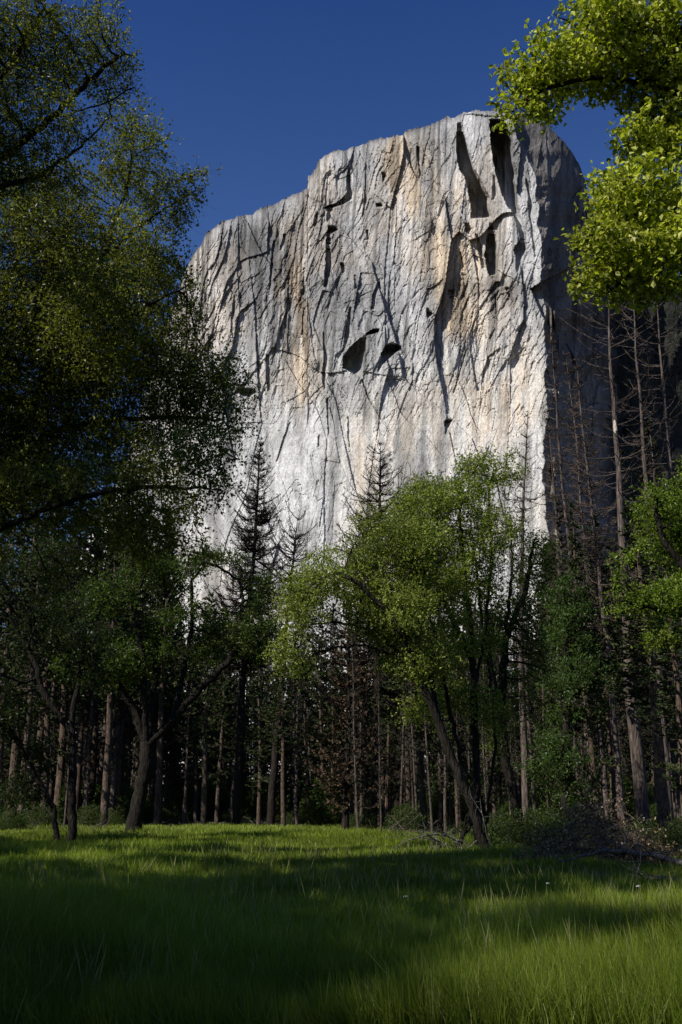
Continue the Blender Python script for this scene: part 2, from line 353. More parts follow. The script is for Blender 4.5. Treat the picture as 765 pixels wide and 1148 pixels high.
# rows behind the rim so that the mountain is solid from above
back = []
cb = []
for k, (dy, dz) in enumerate([(25, -1.5), (120, -10), (500, -60), (1500, -200)]):
    q = V[0].copy(); q[:, 1] += dy; q[:, 0] *= 1+dy/1300*.5; q[:, 2] += dz; back.insert(0, q); cb.insert(0, cc[0])
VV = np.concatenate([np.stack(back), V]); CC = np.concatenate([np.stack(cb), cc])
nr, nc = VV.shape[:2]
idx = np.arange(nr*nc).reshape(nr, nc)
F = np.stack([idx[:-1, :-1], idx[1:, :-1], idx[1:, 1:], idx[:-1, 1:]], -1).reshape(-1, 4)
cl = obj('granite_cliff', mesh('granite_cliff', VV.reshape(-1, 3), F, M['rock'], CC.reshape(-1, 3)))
cl['label'] = 'huge pale granite cliff with a shadowed right flank rising above the forest'; cl['category'] = 'cliff'; cl['kind'] = 'structure'
print('cliff', round(time.time()-T0, 1))

# ------------------------------------------------------------------ ground
def hgt(x, y):
    x = np.asarray(x, float); y = np.asarray(y, float)
    return (fbm(x*.07, y*.07, 301, 3)-.5)*.35*sst(2, 10, np.hypot(x, y))+.0*y
def edge_y(x):          # how far the meadow reaches
    return np.interp(x, [-60, -25, -6, 1, 2.5, 4.5, 6, 10, 16, 40], [60, 66, 92, 92, 64, 45, 38, 34, 32, 31])
def gmat():
    m, nt, N, L = newmat('ground')
    at = N('ShaderNodeAttribute'); at.attribute_name = 'tint'
    tc = N('ShaderNodeTexCoord')
    n = N('ShaderNodeTexNoise'); n.inputs['Scale'].default_value = 3; n.inputs['Detail'].default_value = 8; L(tc.outputs['Object'], n.inputs['Vector'])
    mr = N('ShaderNodeMapRange'); mr.inputs[1].default_value = .3; mr.inputs[2].default_value = .7; mr.inputs[3].default_value = .4; mr.inputs[4].default_value = 1.4
    L(n.outputs['Fac'], mr.inputs[0])
    mm = N('ShaderNodeMix'); mm.data_type = 'RGBA'; mm.blend_type = 'MULTIPLY'; mm.inputs[0].default_value = 1
    L(at.outputs['Color'], mm.inputs[6]); L(mr.outputs[0], mm.inputs[7])
    pb = N('ShaderNodeBsdfPrincipled'); pb.inputs['Roughness'].default_value = .95; pb.inputs['Specular IOR Level'].default_value = .05
    bp = N('ShaderNodeBump'); bp.inputs['Strength'].default_value = .8; bp.inputs['Distance'].default_value = .1
    L(n.outputs['Fac'], bp.inputs['Height']); L(bp.outputs[0], pb.inputs['Normal'])
    L(mm.outputs[2], pb.inputs['Base Color'])
    o = N('ShaderNodeOutputMaterial'); L(pb.outputs[0], o.inputs[0])
    return m
xs = np.concatenate([-np.geomspace(3000, 62, 14), np.arange(-60, 60.1, 1.5), np.geomspace(62, 3000, 14)])
ys = np.concatenate([-np.geomspace(3000, 32, 10), np.arange(-30, 130.1, 1.5), np.geomspace(135, 6000, 18)])
GX, GY = np.meshgrid(xs, ys)
GZ = hgt(GX, GY)*sst(400, 150, np.hypot(GX, GY))
inm = (GY < edge_y(GX)+2)[..., None]
gc = np.where(inm, np.array([.018, .036, .008]), np.array([.060, .044, .028]))
gi = np.arange(GX.size).reshape(GX.shape)
GF = np.stack([gi[:-1, :-1], gi[:-1, 1:], gi[1:, 1:], gi[1:, :-1]], -1).reshape(-1, 4)
go = obj('ground', mesh('ground', np.stack([GX, GY, GZ], -1).reshape(-1, 3), GF, gmat(), gc.reshape(-1, 3), True)); go['kind'] = 'structure'

# ------------------------------------------------------------------ grass
rng = np.random.default_rng(7)
def blades(n, y0, y1, pw, seed, hmul=1., wmul=1., margin=3.5):
    r = np.random.default_rng(seed)
    # depth distribution  ~ y^-pw  (per depth), spread over the width
    u = r.random(n); q = 1-pw
    y = (y0**q+u*(y1**q-y0**q))**(1/q)
    x = (r.random(n)*2-1)*(y*.335+margin)
    k = y < edge_y(x)+r.normal(0, 1.2, n)
    x, y = x[k], y[k]
    # tussocks: pull blades together
    cs = .22
    ix = np.floor(x/cs); iy = np.floor(y/cs)
    cx = (ix+h2(ix, iy, 501))*cs; cy = (iy+h2(ix, iy, 502))*cs
    pull = .55*r.random(len(x))
    x = x+(cx-x)*pull; y = y+(cy-y)*pull
    return r, x, y, h2(ix, iy, 503)
def grass_mesh(n, y0, y1, pw, seed, hmul=1., wmul=1.):
    r, x, y, tr = blades(n, y0, y1, pw, seed)
    n = len(x)
    pt = fbm(x*.22, y*.22, 601, 3); pt2 = fbm(x*1.1, y*1.1, 603, 2)
    h = (.20+.16*r.random(n)+.34*sst(.35, .7, pt)*r.random(n)+.10*tr)*hmul*(.8+.5*pt2)
    h *= np.clip(1.12-.004*y, .7, 1.1)
    wd = np.maximum(.0024, .00040*y)*(.7+.8*r.random(n))*wmul
    a = r.random(n)*TAU; ca, sa = np.cos(a), np.sin(a)
    lean = .10+.5*r.random(n)**1.6
    la = r.random(n)*TAU*.6-.9+1.6*vn(x*.3, y*.3, 605)       # mostly bent one way by the wind
    lx, ly = np.cos(la)*lean*h, np.sin(la)*lean*h
    z = hgt(x, y)
    b = np.stack([x, y, z-.02], -1)
    wv = np.stack([ca*wd, sa*wd, 0*wd], -1)
    mid = b+np.stack([lx*.28, ly*.28, h*.55], -1)
    tip = b+np.stack([lx, ly, h*(1-.25*lean)], -1)
    V = np.stack([b-wv, b+wv, mid-wv*.8, mid+wv*.8, tip], 1).reshape(-1, 3)
    o = np.arange(n)[:, None]*5
    F4 = o+np.array([[0, 1, 3, 2]]); F3 = o+np.array([[2, 3, 4]])
    g1 = np.array([.080, .130, .010]); g2 = np.array([.21, .26, .03]); g3 = np.array([.32, .32, .12])
    m1 = (.25+.75*r.random(n))*(.3+.9*pt2); m1 = np.clip(m1, 0, 1)[:, None]
    c = g1*(1-m1)+g2*m1
    dry = ((r.random(n) < .05+.16*sst(45, 75, y)))[:, None]
    c = np.where(dry, g3, c)
    c = 1.05*c*(.7+.5*r.random(n)+.35*(sst(.4, .65, fbm(x*.16+3, y*.16, 607, 3))-.4))[:, None]
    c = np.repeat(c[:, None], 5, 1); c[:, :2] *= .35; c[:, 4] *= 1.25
    return V, F4, F3, c.reshape(-1, 3)
V1, A4, A3, c1 = grass_mesh(500000, 7.2, 30, 1.3, 11)
V2, B4, B3, c2 = grass_mesh(600000, 24, 96, 1.02, 12, 1.0, 1.15)
def stalks(n, seed):
    r = np.random.default_rng(seed)
    y = 8*np.exp(r.random(n)*math.log(40/8.)); x = (r.random(n)*2-1)*(y*.335+2)
    k = (y < edge_y(x)) & (fbm(x*.35, y*.35, 611, 2) > .47); x, y = x[k], y[k]; n = len(x)
    h = .42+.22*r.random(n); a = r.random(n)*TAU; z = hgt(x, y); wd = np.maximum(.0011, .00014*y)
    t = np.linspace(0, 1, 5)
    PPs = np.stack([x[:, None]+np.cos(a)[:, None]*.12*t**2, y[:, None]+np.sin(a)[:, None]*.12*t**2, z[:, None]+h[:, None]*t], -1)
    rr = wd[:, None]*np.array([[1, .9, .8, 2.3, .5]])
    V, F = tubes(PPs, rr, 3)
    return V, F, np.repeat(np.array([[.36, .36, .16]])*(.6+.7*r.random((n, 1))), 15, 0)
V5, F5, c5 = stalks(4500, 21)
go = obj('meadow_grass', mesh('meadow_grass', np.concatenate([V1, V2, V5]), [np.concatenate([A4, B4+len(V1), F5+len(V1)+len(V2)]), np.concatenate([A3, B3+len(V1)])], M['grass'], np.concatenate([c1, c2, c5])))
go['kind'] = 'stuff'; go['label'] = 'tall green meadow grass striped with tree shadows'; go['category'] = 'grass'
print('grass', len(A4)+len(B4), round(time.time()-T0, 1))

# ------------------------------------------------------------------ leaves
def leaves(C, size, n_per, spread, cols, seed, up=.35, aspect=.55, fold=True, facing=None):
    """scatter n_per leaves round each centre of C; cols = list of (rgb, weight)"""
    r = np.random.default_rng(seed)
    c = np.repeat(C, n_per, 0); n = len(c)
    c = c+r.normal(0, 1, (n, 3))*spread
    d = r.normal(0, 1, (n, 3)); d[:, 2] -= .25; d /= np.linalg.norm(d, axis=1, keepdims=True)      # leaf axis
    nn = r.normal(0, 1, (n, 3)); nn[:, 2] += up*3
    s = np.cross(d, nn); s /= np.linalg.norm(s, axis=1, keepdims=True)+1e-9
    q = np.cross(s, d)
    l = (size*(.6+.7*r.random(n)))[:, None]; wv = s*l*aspect
    b = c-d*l*.5; t = c+d*l*.5
    m = c+d*l*.08
    if fold:
        V = np.stack([b, m+wv*.5+q*l*.14, t, m-wv*.5+q*l*.14], 1)
        F = np.concatenate([np.array([[0, 1, 2]])+np.arange(n)[:, None]*4, np.array([[0, 2, 3]])+np.arange(n)[:, None]*4])
    else:
        V = np.stack([b, m+wv*.5, t, m-wv*.5], 1)
        F = np.array([[0, 1, 2, 3]])+np.arange(n)[:, None]*4
    V = V.reshape(-1, 3)
    cw = np.array([x[1] for x in cols], float); cw /= cw.sum()
    ci = r.choice(len(cols), n, p=cw); cl_ = np.array([x[0] for x in cols], float)[ci]
    # light and dark clumps
    cl_ = cl_*(.65+.7*r.random(n))[:, None]*(.7+.6*fbm(c[:, 0]*.9+c[:, 1]*.5, c[:, 2]*.9, seed, 2))[:, None]
    return V, F, np.repeat(cl_, 4, 0)

# ------------------------------------------------------------------ broadleaf trees by space colonisation
def grow(limbs, att, step, infl, kill, seed, iters=90, droop=0.):
    r = np.random.default_rng(seed)
    pos, par = [], []
    for pl in limbs:
        pl = np.asarray(pl, float)
        prev = -1
        if pos:
            d = np.linalg.norm(np.array(pos)-pl[0], axis=1); prev = int(d.argmin())
            start = 1 if d.min() < step*1.5 else 0
        else: start = 0
        seg = [pl[0]]
        for a, b in zip(pl[:-1], pl[1:]):
            k = max(1, int(round(np.linalg.norm(b-a)/step)))
            for i in range(1, k+1): seg.append(a+(b-a)*i/k)
        seg = np.array(seg)
        # soften the corners
        for _ in range(3):
            if len(seg) > 4: seg[1:-1] = (seg[:-2]+2*seg[1:-1]+seg[2:])/4
        w = r.normal(0, step*.10, seg.shape); w[0] = 0; w[-1] = 0; seg = seg+w
        for p in seg[start:]:
            pos.append(p); par.append(prev); prev = len(pos)-1
    nsk = len(pos)
    A = np.asarray(att, float)
    NP = np.array(pos); near = np.zeros(len(A), int); dist = np.full(len(A), 9e9)
    for a in range(0, len(NP), 400):
        d = np.linalg.norm(A[:, None]-NP[None, a:a+400], axis=2); j = d.argmin(1); m = d[np.arange(len(A)), j] < dist
        near[m] = j[m]+a; dist[m] = d[np.arange(len(A)), j][m]
    nch = {}
    for it in range(iters):
        act = dist < infl
        if not act.any():
            infl *= 1.3
            if infl > 50: break
            continue
        u, inv = np.unique(near[act], return_inverse=True)
        NPA = np.array(pos)
        v = A[act]-NPA[near[act]]; v /= np.linalg.norm(v, axis=1, keepdims=True)+1e-9
        sm = np.zeros((len(u), 3)); np.add.at(sm, inv, v)
        sm += r.normal(0, .18, sm.shape)*np.linalg.norm(sm, axis=1, keepdims=True); 
        sm /= np.linalg.norm(sm, axis=1, keepdims=True)+1e-9
        sm[:, 2] -= droop; sm /= np.linalg.norm(sm, axis=1, keepdims=True)+1e-9
        new = NPA[u]+sm*step
        keep = []
        for i, q in enumerate(u):
            ok = True
            for c in nch.get(int(q), ()):
                if np.linalg.norm(pos[c]-new[i]) < step*.35: ok = False
            if len(nch.get(int(q), ())) >= 3: ok = False
            if ok: keep.append(i)
        if not keep:
            A_k = ~act
            if A_k.sum() < 5: break
            A = A[A_k]; near = near[A_k]; dist = dist[A_k]; continue
        s0 = len(pos)
        for i in keep:
            nch.setdefault(int(u[i]), []).append(len(pos)); pos.append(new[i]); par.append(int(u[i]))
        nw = np.array(pos[s0:])
        d = np.linalg.norm(A[:, None]-nw[None], axis=2); j = d.argmin(1); dm = d[np.arange(len(A)), j]
        m = dm < dist; near[m] = j[m]+s0; dist[m] = dm[m]
        kk = dist > kill
        A = A[kk]; near = near[kk]; dist = dist[kk]
        if len(A) < 3: break
    return np.array(pos), np.array(par), nsk
def lobe_pts(lobes, dens, seed, hcut=.46):
    r = np.random.default_rng(seed); out = []
    for (px, py, Y, rx, ry, rd) in lobes:
        c = P(px, py, Y); s = mpp(py, Y)
        a = np.array([rx*s, rd, ry*s])
        m = NS.get(seed-0, 16)
        k = r.normal(0, 1, (m, 3)); k /= np.linalg.norm(k, axis=1, keepdims=True); k *= (r.random(m)**.45*.80)[:, None]
        rs = (.28+.22*r.random(m))*RS.get(seed, 1)
        n = int(dens*4.19*a[0]*a[1]*a[2]*.6)
        w_ = rs**2.4; j = r.choice(m, n, p=w_/w_.sum())
        q = r.normal(0, 1, (n, 3)); q /= np.linalg.norm(q, axis=1, keepdims=True)
        q = q*(r.random(n)**.5)[:, None]*rs[j][:, None]*np.array([1.15, 1.15, .62])
        out.append(c+(k[j]+q)*a)
    p = np.concatenate(out)
    hole = fbm(p[:, 0]*.55/1+p[:, 1]*.3, p[:, 2]*.55, seed+9, 2)
    return p[hole > hcut]
RS = {23: .85, 21: 1.1, 22: 1.0, 29: 1.2, 26: 1.0, 27: 1.05}
NS = {21: 38, 22: 38, 26: 36, 27: 24, 24: 26, 29: 24, 23: 40, 25: 26}
HC = {23: .36, 21: .32, 22: .36, 29: .30, 26: .38, 27: .42, 30: .40}
def broadleaf(name, label, base, limbs, lobes, seed, base_r, leaf, n_per, spread, cols, dens, step=.3, kill=.42, infl=1.6, tw=(3, .32, 2), group=None, mat='oak_bark',
              tipr=.004, leafcut=5, up=.35, aspect=.6, att=None, expo=2.15, cat='tree', droop=0.):
    base = np.asarray(base, float)
    if att is None: att = lobe_pts(lobes, dens, seed, HC.get(seed, .46))
    pos, par, nsk = grow(limbs, att, step, infl, kill, seed, droop=droop)
    n = len(pos)
    cnt = np.zeros(n); kids = [[] for _ in range(n)]
    for i in range(n):
        if par[i] >= 0: kids[par[i]].append(i)
    for i in range(n-1, -1, -1):
        if not kids[i]: cnt[i] = 1
        # children may have a smaller index only never: parents precede children
        if par[i] >= 0: cnt[par[i]] += cnt[i]
    rad = tipr+(base_r-tipr)*((cnt-1)/max(cnt.max()-1, 1))**(1/expo)
    chains = []
    roots = [i for i in range(n) if par[i] < 0]
    st = [(r_, [r_]) for r_ in roots]
    while st:
        s, ch = st.pop()
        cur = s
        while kids[cur]:
            ks = sorted(kids[cur], key=lambda k: -cnt[k])
            for k in ks[1:]: st.append((k, [cur, k]))
            cur = ks[0]; ch.append(cur)
        chains.append(ch)
    parts_t, parts_b = [], []
    bylen = {}
    for ch in chains:
        if len(ch) < 2: continue
        r_ = rad[ch].copy()
        if par[ch[1]] == ch[0] and len(ch) > 1 and ch[0] not in roots: r_[0] = min(r_[0], r_[1]*1.15)
        if ch[0] in roots:
            g = np.linalg.norm(pos[ch]-pos[ch[0]], axis=1); r_ = r_*(1+.45*np.exp(-g/(base_r*2.2)))
        big = r_[1] > base_r*.33
        k = 10 if big else (6 if r_[1] > .03 else 3)
        bylen.setdefault((len(ch), k, big), []).append((pos[ch], r_))
    for (ln, k, big), lst in bylen.items():
        g = tubes(np.array([a for a, b in lst]), np.array([b for a, b in lst]), k)
        (parts_t if big else parts_b).append(g)
    r_ = np.random.default_rng(seed+77)
    tips = np.where((cnt <= leafcut) & (np.arange(n) >= min(nsk, n-1)))[0]
    m_, tl, nl = tw
    ti = np.repeat(tips, m_)
    dr = pos[ti]-pos[np.maximum(par[ti], 0)]; dr /= np.linalg.norm(dr, axis=1, keepdims=True)+1e-9
    d = dr*.7+r_.normal(0, .62, dr.shape); d[:, 2] += .08; d /= np.linalg.norm(d, axis=1, keepdims=True)
    l = (tl*(.4+.9*r_.random(len(ti))))[:, None]
    p0 = pos[ti]; p1 = p0+d*l*.5+r_.normal(0, .06, d.shape)*l; p2 = p0+d*l+r_.normal(0, .16, d.shape)*l
    tk = tipr*.8
    parts_b.append(tubes(np.stack([p0, p1, p2], 1), np.tile([[tk, tk*.8, tk*.5]], (len(ti), 1)), 3))
    root = thing(name, label, cat, base, group=group)
    Vt, Ft = merge(parts_t); obj('trunk', mesh(name+'_trunk', Vt-base, Ft, M[mat], smooth=True), root)
    Vb, Fb = merge(parts_b); obj('branches', mesh(name+'_branches', Vb-base, Fb, M[mat], smooth=True), root)
    if n_per:
        q = r_.random((len(ti), nl))[..., None]*.9+.1
        c = (p0[:, None]*(1-q)**2+2*p1[:, None]*q*(1-q)+p2[:, None]*q*q).reshape(-1, 3)
        V, F, c = leaves(c, leaf, n_per, spread, cols, seed+50, up=up, aspect=aspect)
        obj('crown', mesh(name+'_crown', V-base, F, M['leaf'], c), root)
    print(name, 'nodes', n, 'tips', len(tips), 'leaves', len(ti)*nl*n_per, round(time.time()-T0, 1))
    return root

def gp(px, Y):
    x = X_at(px, Y, 0); return np.array([x, Y, float(hgt(x, Y))])
def L3(Y, pts, ground=None):
    o = []
    if ground is not None: o.append(gp(ground, Y)-np.array([0, 0, .1]))
    for p in pts:
        o.append(P(p[0], p[1], Y+(p[2] if len(p) > 2 else 0)))
    return np.array(o)

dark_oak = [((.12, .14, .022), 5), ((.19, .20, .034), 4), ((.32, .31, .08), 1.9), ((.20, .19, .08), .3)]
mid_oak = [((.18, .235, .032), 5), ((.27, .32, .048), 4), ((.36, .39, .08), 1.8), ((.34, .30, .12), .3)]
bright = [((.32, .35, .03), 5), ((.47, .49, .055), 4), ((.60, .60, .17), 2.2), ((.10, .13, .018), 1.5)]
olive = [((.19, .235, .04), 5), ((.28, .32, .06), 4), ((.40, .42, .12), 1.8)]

# foreground left, two big oaks whose trunks stand outside the frame
Y = 22
broadleaf('oak_tree', 'largest dark leaved oak, its boughs filling the left side up to the cliff edge', gp(-75, Y),
  [L3(Y, [(-85, 800), (-70, 700), (-40, 610), (0, 522), (45, 440, .5), (80, 370, .5), (115, 290, 0), (140, 220, 0), (150, 165, 0)], -75),
   L3(Y, [(45, 440), (110, 382, -1), (165, 342, -1.5), (215, 318, -2)]),
   L3(Y, [(-40, 610), (40, 575, -1), (110, 552, -2), (180, 545, -2), (235, 548, -2)]),
   L3(Y, [(0, 522), (60, 482, 1), (130, 470, 2), (200, 468, 2), (250, 470, 2)]),
   L3(Y, [(-40, 610), (-25, 450, 1), (0, 350, 2), (30, 250, 2)]),
   L3(Y, [(115, 290), (160, 250), (205, 222), (235, 205)])],
  [(60, 320, Y+1, 75, 110, 2.6), (150, 185, Y, 48, 55, 1.6), (205, 232, Y, 42, 40, 1.4), (140, 380, Y-1, 95, 62, 2.4), (235, 455, Y+1, 48, 42, 1.8), (60, 470, Y+1, 80, 70, 2.6),
   (215, 520, Y-2, 55, 45, 1.6), (30, 560, Y, 70, 50, 2.4), (120, 300, Y, 70, 60, 2), (170, 330, Y-1, 70, 40, 1.6), (130, 560, Y-2, 70, 40, 1.6), (-40, 420, Y, 80, 150, 3), (-10, 640, Y, 80, 40, 2), (20, 520, Y+2, 60, 50, 2), (262, 470, Y+1, 22, 20, 1), (250, 420, Y, 26, 26, 1.2), (185, 420, Y, 60, 40, 1.8), (150, 470, Y+2, 90, 36, 1.6), (110, 560, Y-1, 110, 36, 1.8), (10, 380, Y, 60, 70, 2.4), (60, 250, Y, 70, 60, 2), (115, 505, Y+1, 60, 42, 2), (50, 530, Y+1, 50, 40, 2), (170, 600, Y-1, 60, 40, 1.6), (90, 400, Y+1, 60, 60, 2)],
  21, .19, .078, 2, .06, dark_oak, 150, step=.16, kill=.20, infl=1.2, leafcut=6, tw=(3, .40, 3))
Y = 16
broadleaf('oak_tree', 'oak branches reaching in at the top left corner above the other oak', gp(-190, Y),
  [L3(Y, [(-200, 800), (-190, 500), (-150, 300), (-80, 230), (0, 180), (60, 130), (110, 80), (140, 60)], -190),
   L3(Y, [(-80, 230), (-30, 130), (20, 60), (50, 10)]), L3(Y, [(-30, 215), (40, 200, .5), (90, 165, .5), (125, 130, .5)]), L3(Y, [(60, 130), (110, 120), (150, 98)])],
  [(20, 50, Y, 85, 70, 1.8), (105, 65, Y, 42, 45, 1.1), (25, 155, Y, 75, 60, 1.5), (120, 20, Y, 30, 30, .8), (135, 85, Y, 22, 20, .6), (-60, 120, Y, 70, 120, 2), (60, 190, Y, 40, 25, .8), (-80, 250, Y, 60, 60, 1)],
  22, .15, .060, 2, .06, dark_oak, 200, step=.13, kill=.16, infl=1.0, leafcut=6, tw=(3, .30, 3))
# foreground right
Y = 13
broadleaf('maple_tree', 'bright yellow green leafy boughs reaching in at the top right over the sky', gp(900, Y),
  [L3(Y, [(905, 800), (900, 500), (890, 330), (860, 200), (800, 125), (735, 95), (670, 85), (610, 100), (575, 125)], 900),
   L3(Y, [(735, 95), (690, 60), (650, 30), (620, 15)]), L3(Y, [(890, 330), (830, 255), (770, 240), (710, 240), (660, 265)]),
   L3(Y, [(770, 240), (740, 275), (705, 310), (680, 330)]), L3(Y, [(800, 125), (760, 60), (730, 10)]), L3(Y, [(830, 255), (790, 290), (750, 330)])],
  [(690, 45, Y, 85, 50, 1.1), (620, 82, Y, 55, 36, .8), (720, 95, Y, 60, 38, 1.0), (590, 130, Y, 42, 16, .4), (722, 225, Y, 62, 52, 1.0), (700, 292, Y, 58, 42, .9), (748, 290, Y, 50, 50, 1.0), (656, 266, Y, 26, 14, .4),
   (662, 312, Y, 22, 18, .4), (580, 85, Y, 24, 22, .4), (790, 60, Y, 60, 80, 1.2), (800, 260, Y, 60, 80, 1.2), (748, 165, Y, 30, 18, .5), (566, 118, Y, 14, 10, .3), (755, 130, Y, 40, 40, 1.0), (700, 250, Y, 50, 30, .8), (735, 320, Y, 30, 22, .6), (712, 155, Y, 34, 24, .7), (672, 118, Y, 36, 18, .6)],
  23, .11, .085, 2, .05, bright, 420, step=.10, kill=.13, infl=.8, leafcut=6, aspect=.7, tw=(3, .22, 3))
# dark oak in the middle left
Y = 60
broadleaf('oak_tree', 'dark forked oak standing alone at the left edge of the meadow', gp(150, Y),
  [L3(Y, [(155, 900), (163, 866), (165, 835), (149, 791), (125, 756), (112, 720), (110, 690)], 148),
   L3(Y, [(165, 835), (162, 772, -1), (158, 720, -1), (150, 670, -1)]), L3(Y, [(165, 835), (172, 780, 1), (178, 720, 1), (185, 660, 1)]),
   L3(Y, [(165, 835), (192, 811), (220, 776), (251, 750), (270, 717), (272, 680), (270, 655)]), L3(Y, [(192, 811), (205, 760, 1.5), (215, 700, 2), (215, 650, 2)]),
   L3(Y, [(166, 850), (195, 830, -2), (225, 822, -2)])],
  [(110, 690, Y, 50, 60, 3.2), (165, 655, Y, 55, 48, 3.2), (205, 700, Y, 60, 55, 3.5), (270, 665, Y, 42, 45, 2.6), (285, 715, Y, 32, 38, 2.2), (135, 740, Y, 50, 36, 2.8), (230, 640, Y, 40, 36, 2.6), (88, 745, Y, 30, 22, 2)],
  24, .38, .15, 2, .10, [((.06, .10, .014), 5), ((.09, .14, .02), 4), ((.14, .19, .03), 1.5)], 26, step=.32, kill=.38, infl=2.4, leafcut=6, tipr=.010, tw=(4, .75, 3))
Y = 46
broadleaf('oak_tree', 'small dark bushy oak at the far left edge of the meadow with a bent trunk', gp(80, Y),
  [L3(Y, [(82, 870), (80, 820), (86, 770), (95, 720)], 80), L3(Y, [(80, 820), (50, 780), (35, 730)]), L3(Y, [(60, 905), (35, 860), (15, 820)], 66)],
  [(40, 700, Y, 62, 60, 2.6), (88, 740, Y, 40, 60, 2.2), (20, 820, Y, 52, 62, 2.4), (90, 820, Y, 30, 36, 1.4), (-20, 760, Y, 50, 90, 3), (10, 890, Y+1, 46, 26, 2), (0, 650, Y, 50, 50, 2.4), (60, 640, Y, 45, 40, 2)],
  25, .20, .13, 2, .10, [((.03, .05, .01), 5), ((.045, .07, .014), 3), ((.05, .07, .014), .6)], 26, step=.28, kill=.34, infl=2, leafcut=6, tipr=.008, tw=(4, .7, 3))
# centre
Y = 34.5
broadleaf('alder_tree', 'leaning tree with arching boughs to the left at the meadow edge', gp(549, Y),
  [L3(Y, [(530, 905), (512, 865), (493, 815), (478, 775), (463, 750), (440, 733), (405, 722), (372, 726), (340, 738)], 549),
   L3(Y, [(478, 775), (458, 740, .7), (428, 712, 1), (398, 700, 1), (362, 697, 1), (335, 705, 1)]), L3(Y, [(470, 762), (455, 720, -.8), (438, 688, -1), (400, 652, -1.2), (375, 640, -1.2), (350, 655, -1.2)]),
   L3(Y, [(493, 815), (484, 760, 1), (472, 700, 1.4), (468, 640, 1.6), (462, 600, 1.6)])],
  [(355, 700, Y, 52, 48, 1.8), (375, 650, Y, 44, 40, 1.6), (350, 655, Y-1, 30, 30, 1.2), (335, 735, Y, 30, 26, 1.2), (400, 642, Y, 46, 40, 1.6), (445, 690, Y, 48, 44, 1.8), (346, 722, Y, 36, 34, 1.4), (335, 660, Y, 22, 24, 1), (400, 770, Y, 30, 22, 1), (425, 600, Y, 34, 30, 1.4), (372, 655, Y, 34, 30, 1.3), (420, 735, Y, 34, 24, 1.2), (460, 620, Y, 44, 46, 1.8), (470, 740, Y, 36, 30, 1.4), (385, 745, Y, 30, 18, 1.0), (330, 735, Y, 16, 18, .8)],
  26, .14, .092, 2, .07, olive, 210, step=.18, kill=.21, infl=1.5, leafcut=6, tipr=.006, tw=(3, .50, 4))
Y = 38
broadleaf('alder_tree', 'taller upright tree right beside the leaning tree, leafy to its rounded top', gp(540, Y),
  [L3(Y, [(534, 880), (532, 780), (528, 700), (518, 620), (515, 560)], 540), L3(Y, [(530, 740), (500, 680), (485, 620), (478, 580)]), L3(Y, [(532, 780), (545, 700, .8), (552, 620, 1), (548, 560, 1)]),
   L3(Y, [(548, 900, .5), (556, 830, .8), (550, 760, 1), (540, 690, 1), (530, 600, 1)], 541), L3(Y, [(524, 880, -.5), (505, 800, -.8), (490, 720, -1), (470, 650, -1), (452, 600, -1)], 538)],
  [(492, 570, Y, 56, 44, 2.2), (545, 530, Y, 44, 30, 1.8), (470, 560, Y, 26, 24, 1.4), (475, 600, Y, 40, 48, 2), (500, 655, Y, 54, 50, 2.2), (545, 620, Y, 44, 54, 2.2), (520, 720, Y, 48, 40, 2), (505, 780, Y, 32, 26, 1.2), (470, 800, Y, 26, 24, 1.2), (545, 800, Y, 28, 30, 1.2), (482, 552, Y, 30, 26, 1.4)],
  27, .15, .10, 2, .07, mid_oak, 90, step=.20, kill=.24, infl=1.6, leafcut=6, tipr=.006, tw=(3, .5, 3))
Y = 41
broadleaf('alder_tree', 'slender two stemmed tree behind and right of the tallest green tree', gp(585, Y),
  [L3(Y, [(577, 890), (568, 860), (562, 800), (566, 720), (575, 640), (572, 570)], 585), L3(Y, [(562, 800), (550, 740), (545, 690)]), L3(Y, [(566, 720), (590, 660), (600, 600)])],
  [(582, 550, Y, 36, 48, 2.2), (596, 520, Y, 22, 26, 1.4), (608, 640, Y, 18, 30, 1.2), (592, 640, Y, 28, 46, 1.8), (570, 700, Y, 44, 44, 2), (596, 590, Y, 24, 50, 1.6), (575, 780, Y, 36, 34, 1.6), (600, 740, Y, 24, 40, 1.4), (560, 830, Y, 20, 30, 1.2)],
  28, .18, .10, 2, .08, [((.09, .13, .018), 5), ((.13, .17, .028), 4), ((.19, .20, .05), 1)], 44, step=.23, kill=.28, infl=1.8, leafcut=6, tipr=.006, tw=(3, .5, 3))
Y = 26
broadleaf('maple_tree', 'lush bright green rounded tree at the right edge below the dead pines', gp(850, Y),
  [L3(Y, [(850, 850), (840, 760), (815, 700), (780, 650), (745, 610), (735, 570)], 850), L3(Y, [(815, 700), (770, 690), (720, 680), (690, 672)]), L3(Y, [(840, 760), (800, 735), (760, 715)]), L3(Y, [(815, 700), (810, 620), (780, 560)])],
  [(742, 572, Y, 40, 36, 1.4), (724, 628, Y, 44, 34, 1.5), (770, 600, Y, 50, 56, 1.8), (704, 672, Y, 34, 16, .9), (750, 668, Y, 40, 30, 1.4), (790, 550, Y, 40, 36, 1.4), (745, 715, Y, 26, 16, .8), (815, 660, Y, 50, 80, 2)],
  29, .22, .085, 2, .05, [((.14, .21, .018), 5), ((.20, .28, .028), 4), ((.28, .34, .05), 1.5)], 170, step=.15, kill=.18, infl=1.2, leafcut=6, tw=(4, .36, 3))
Y = 50
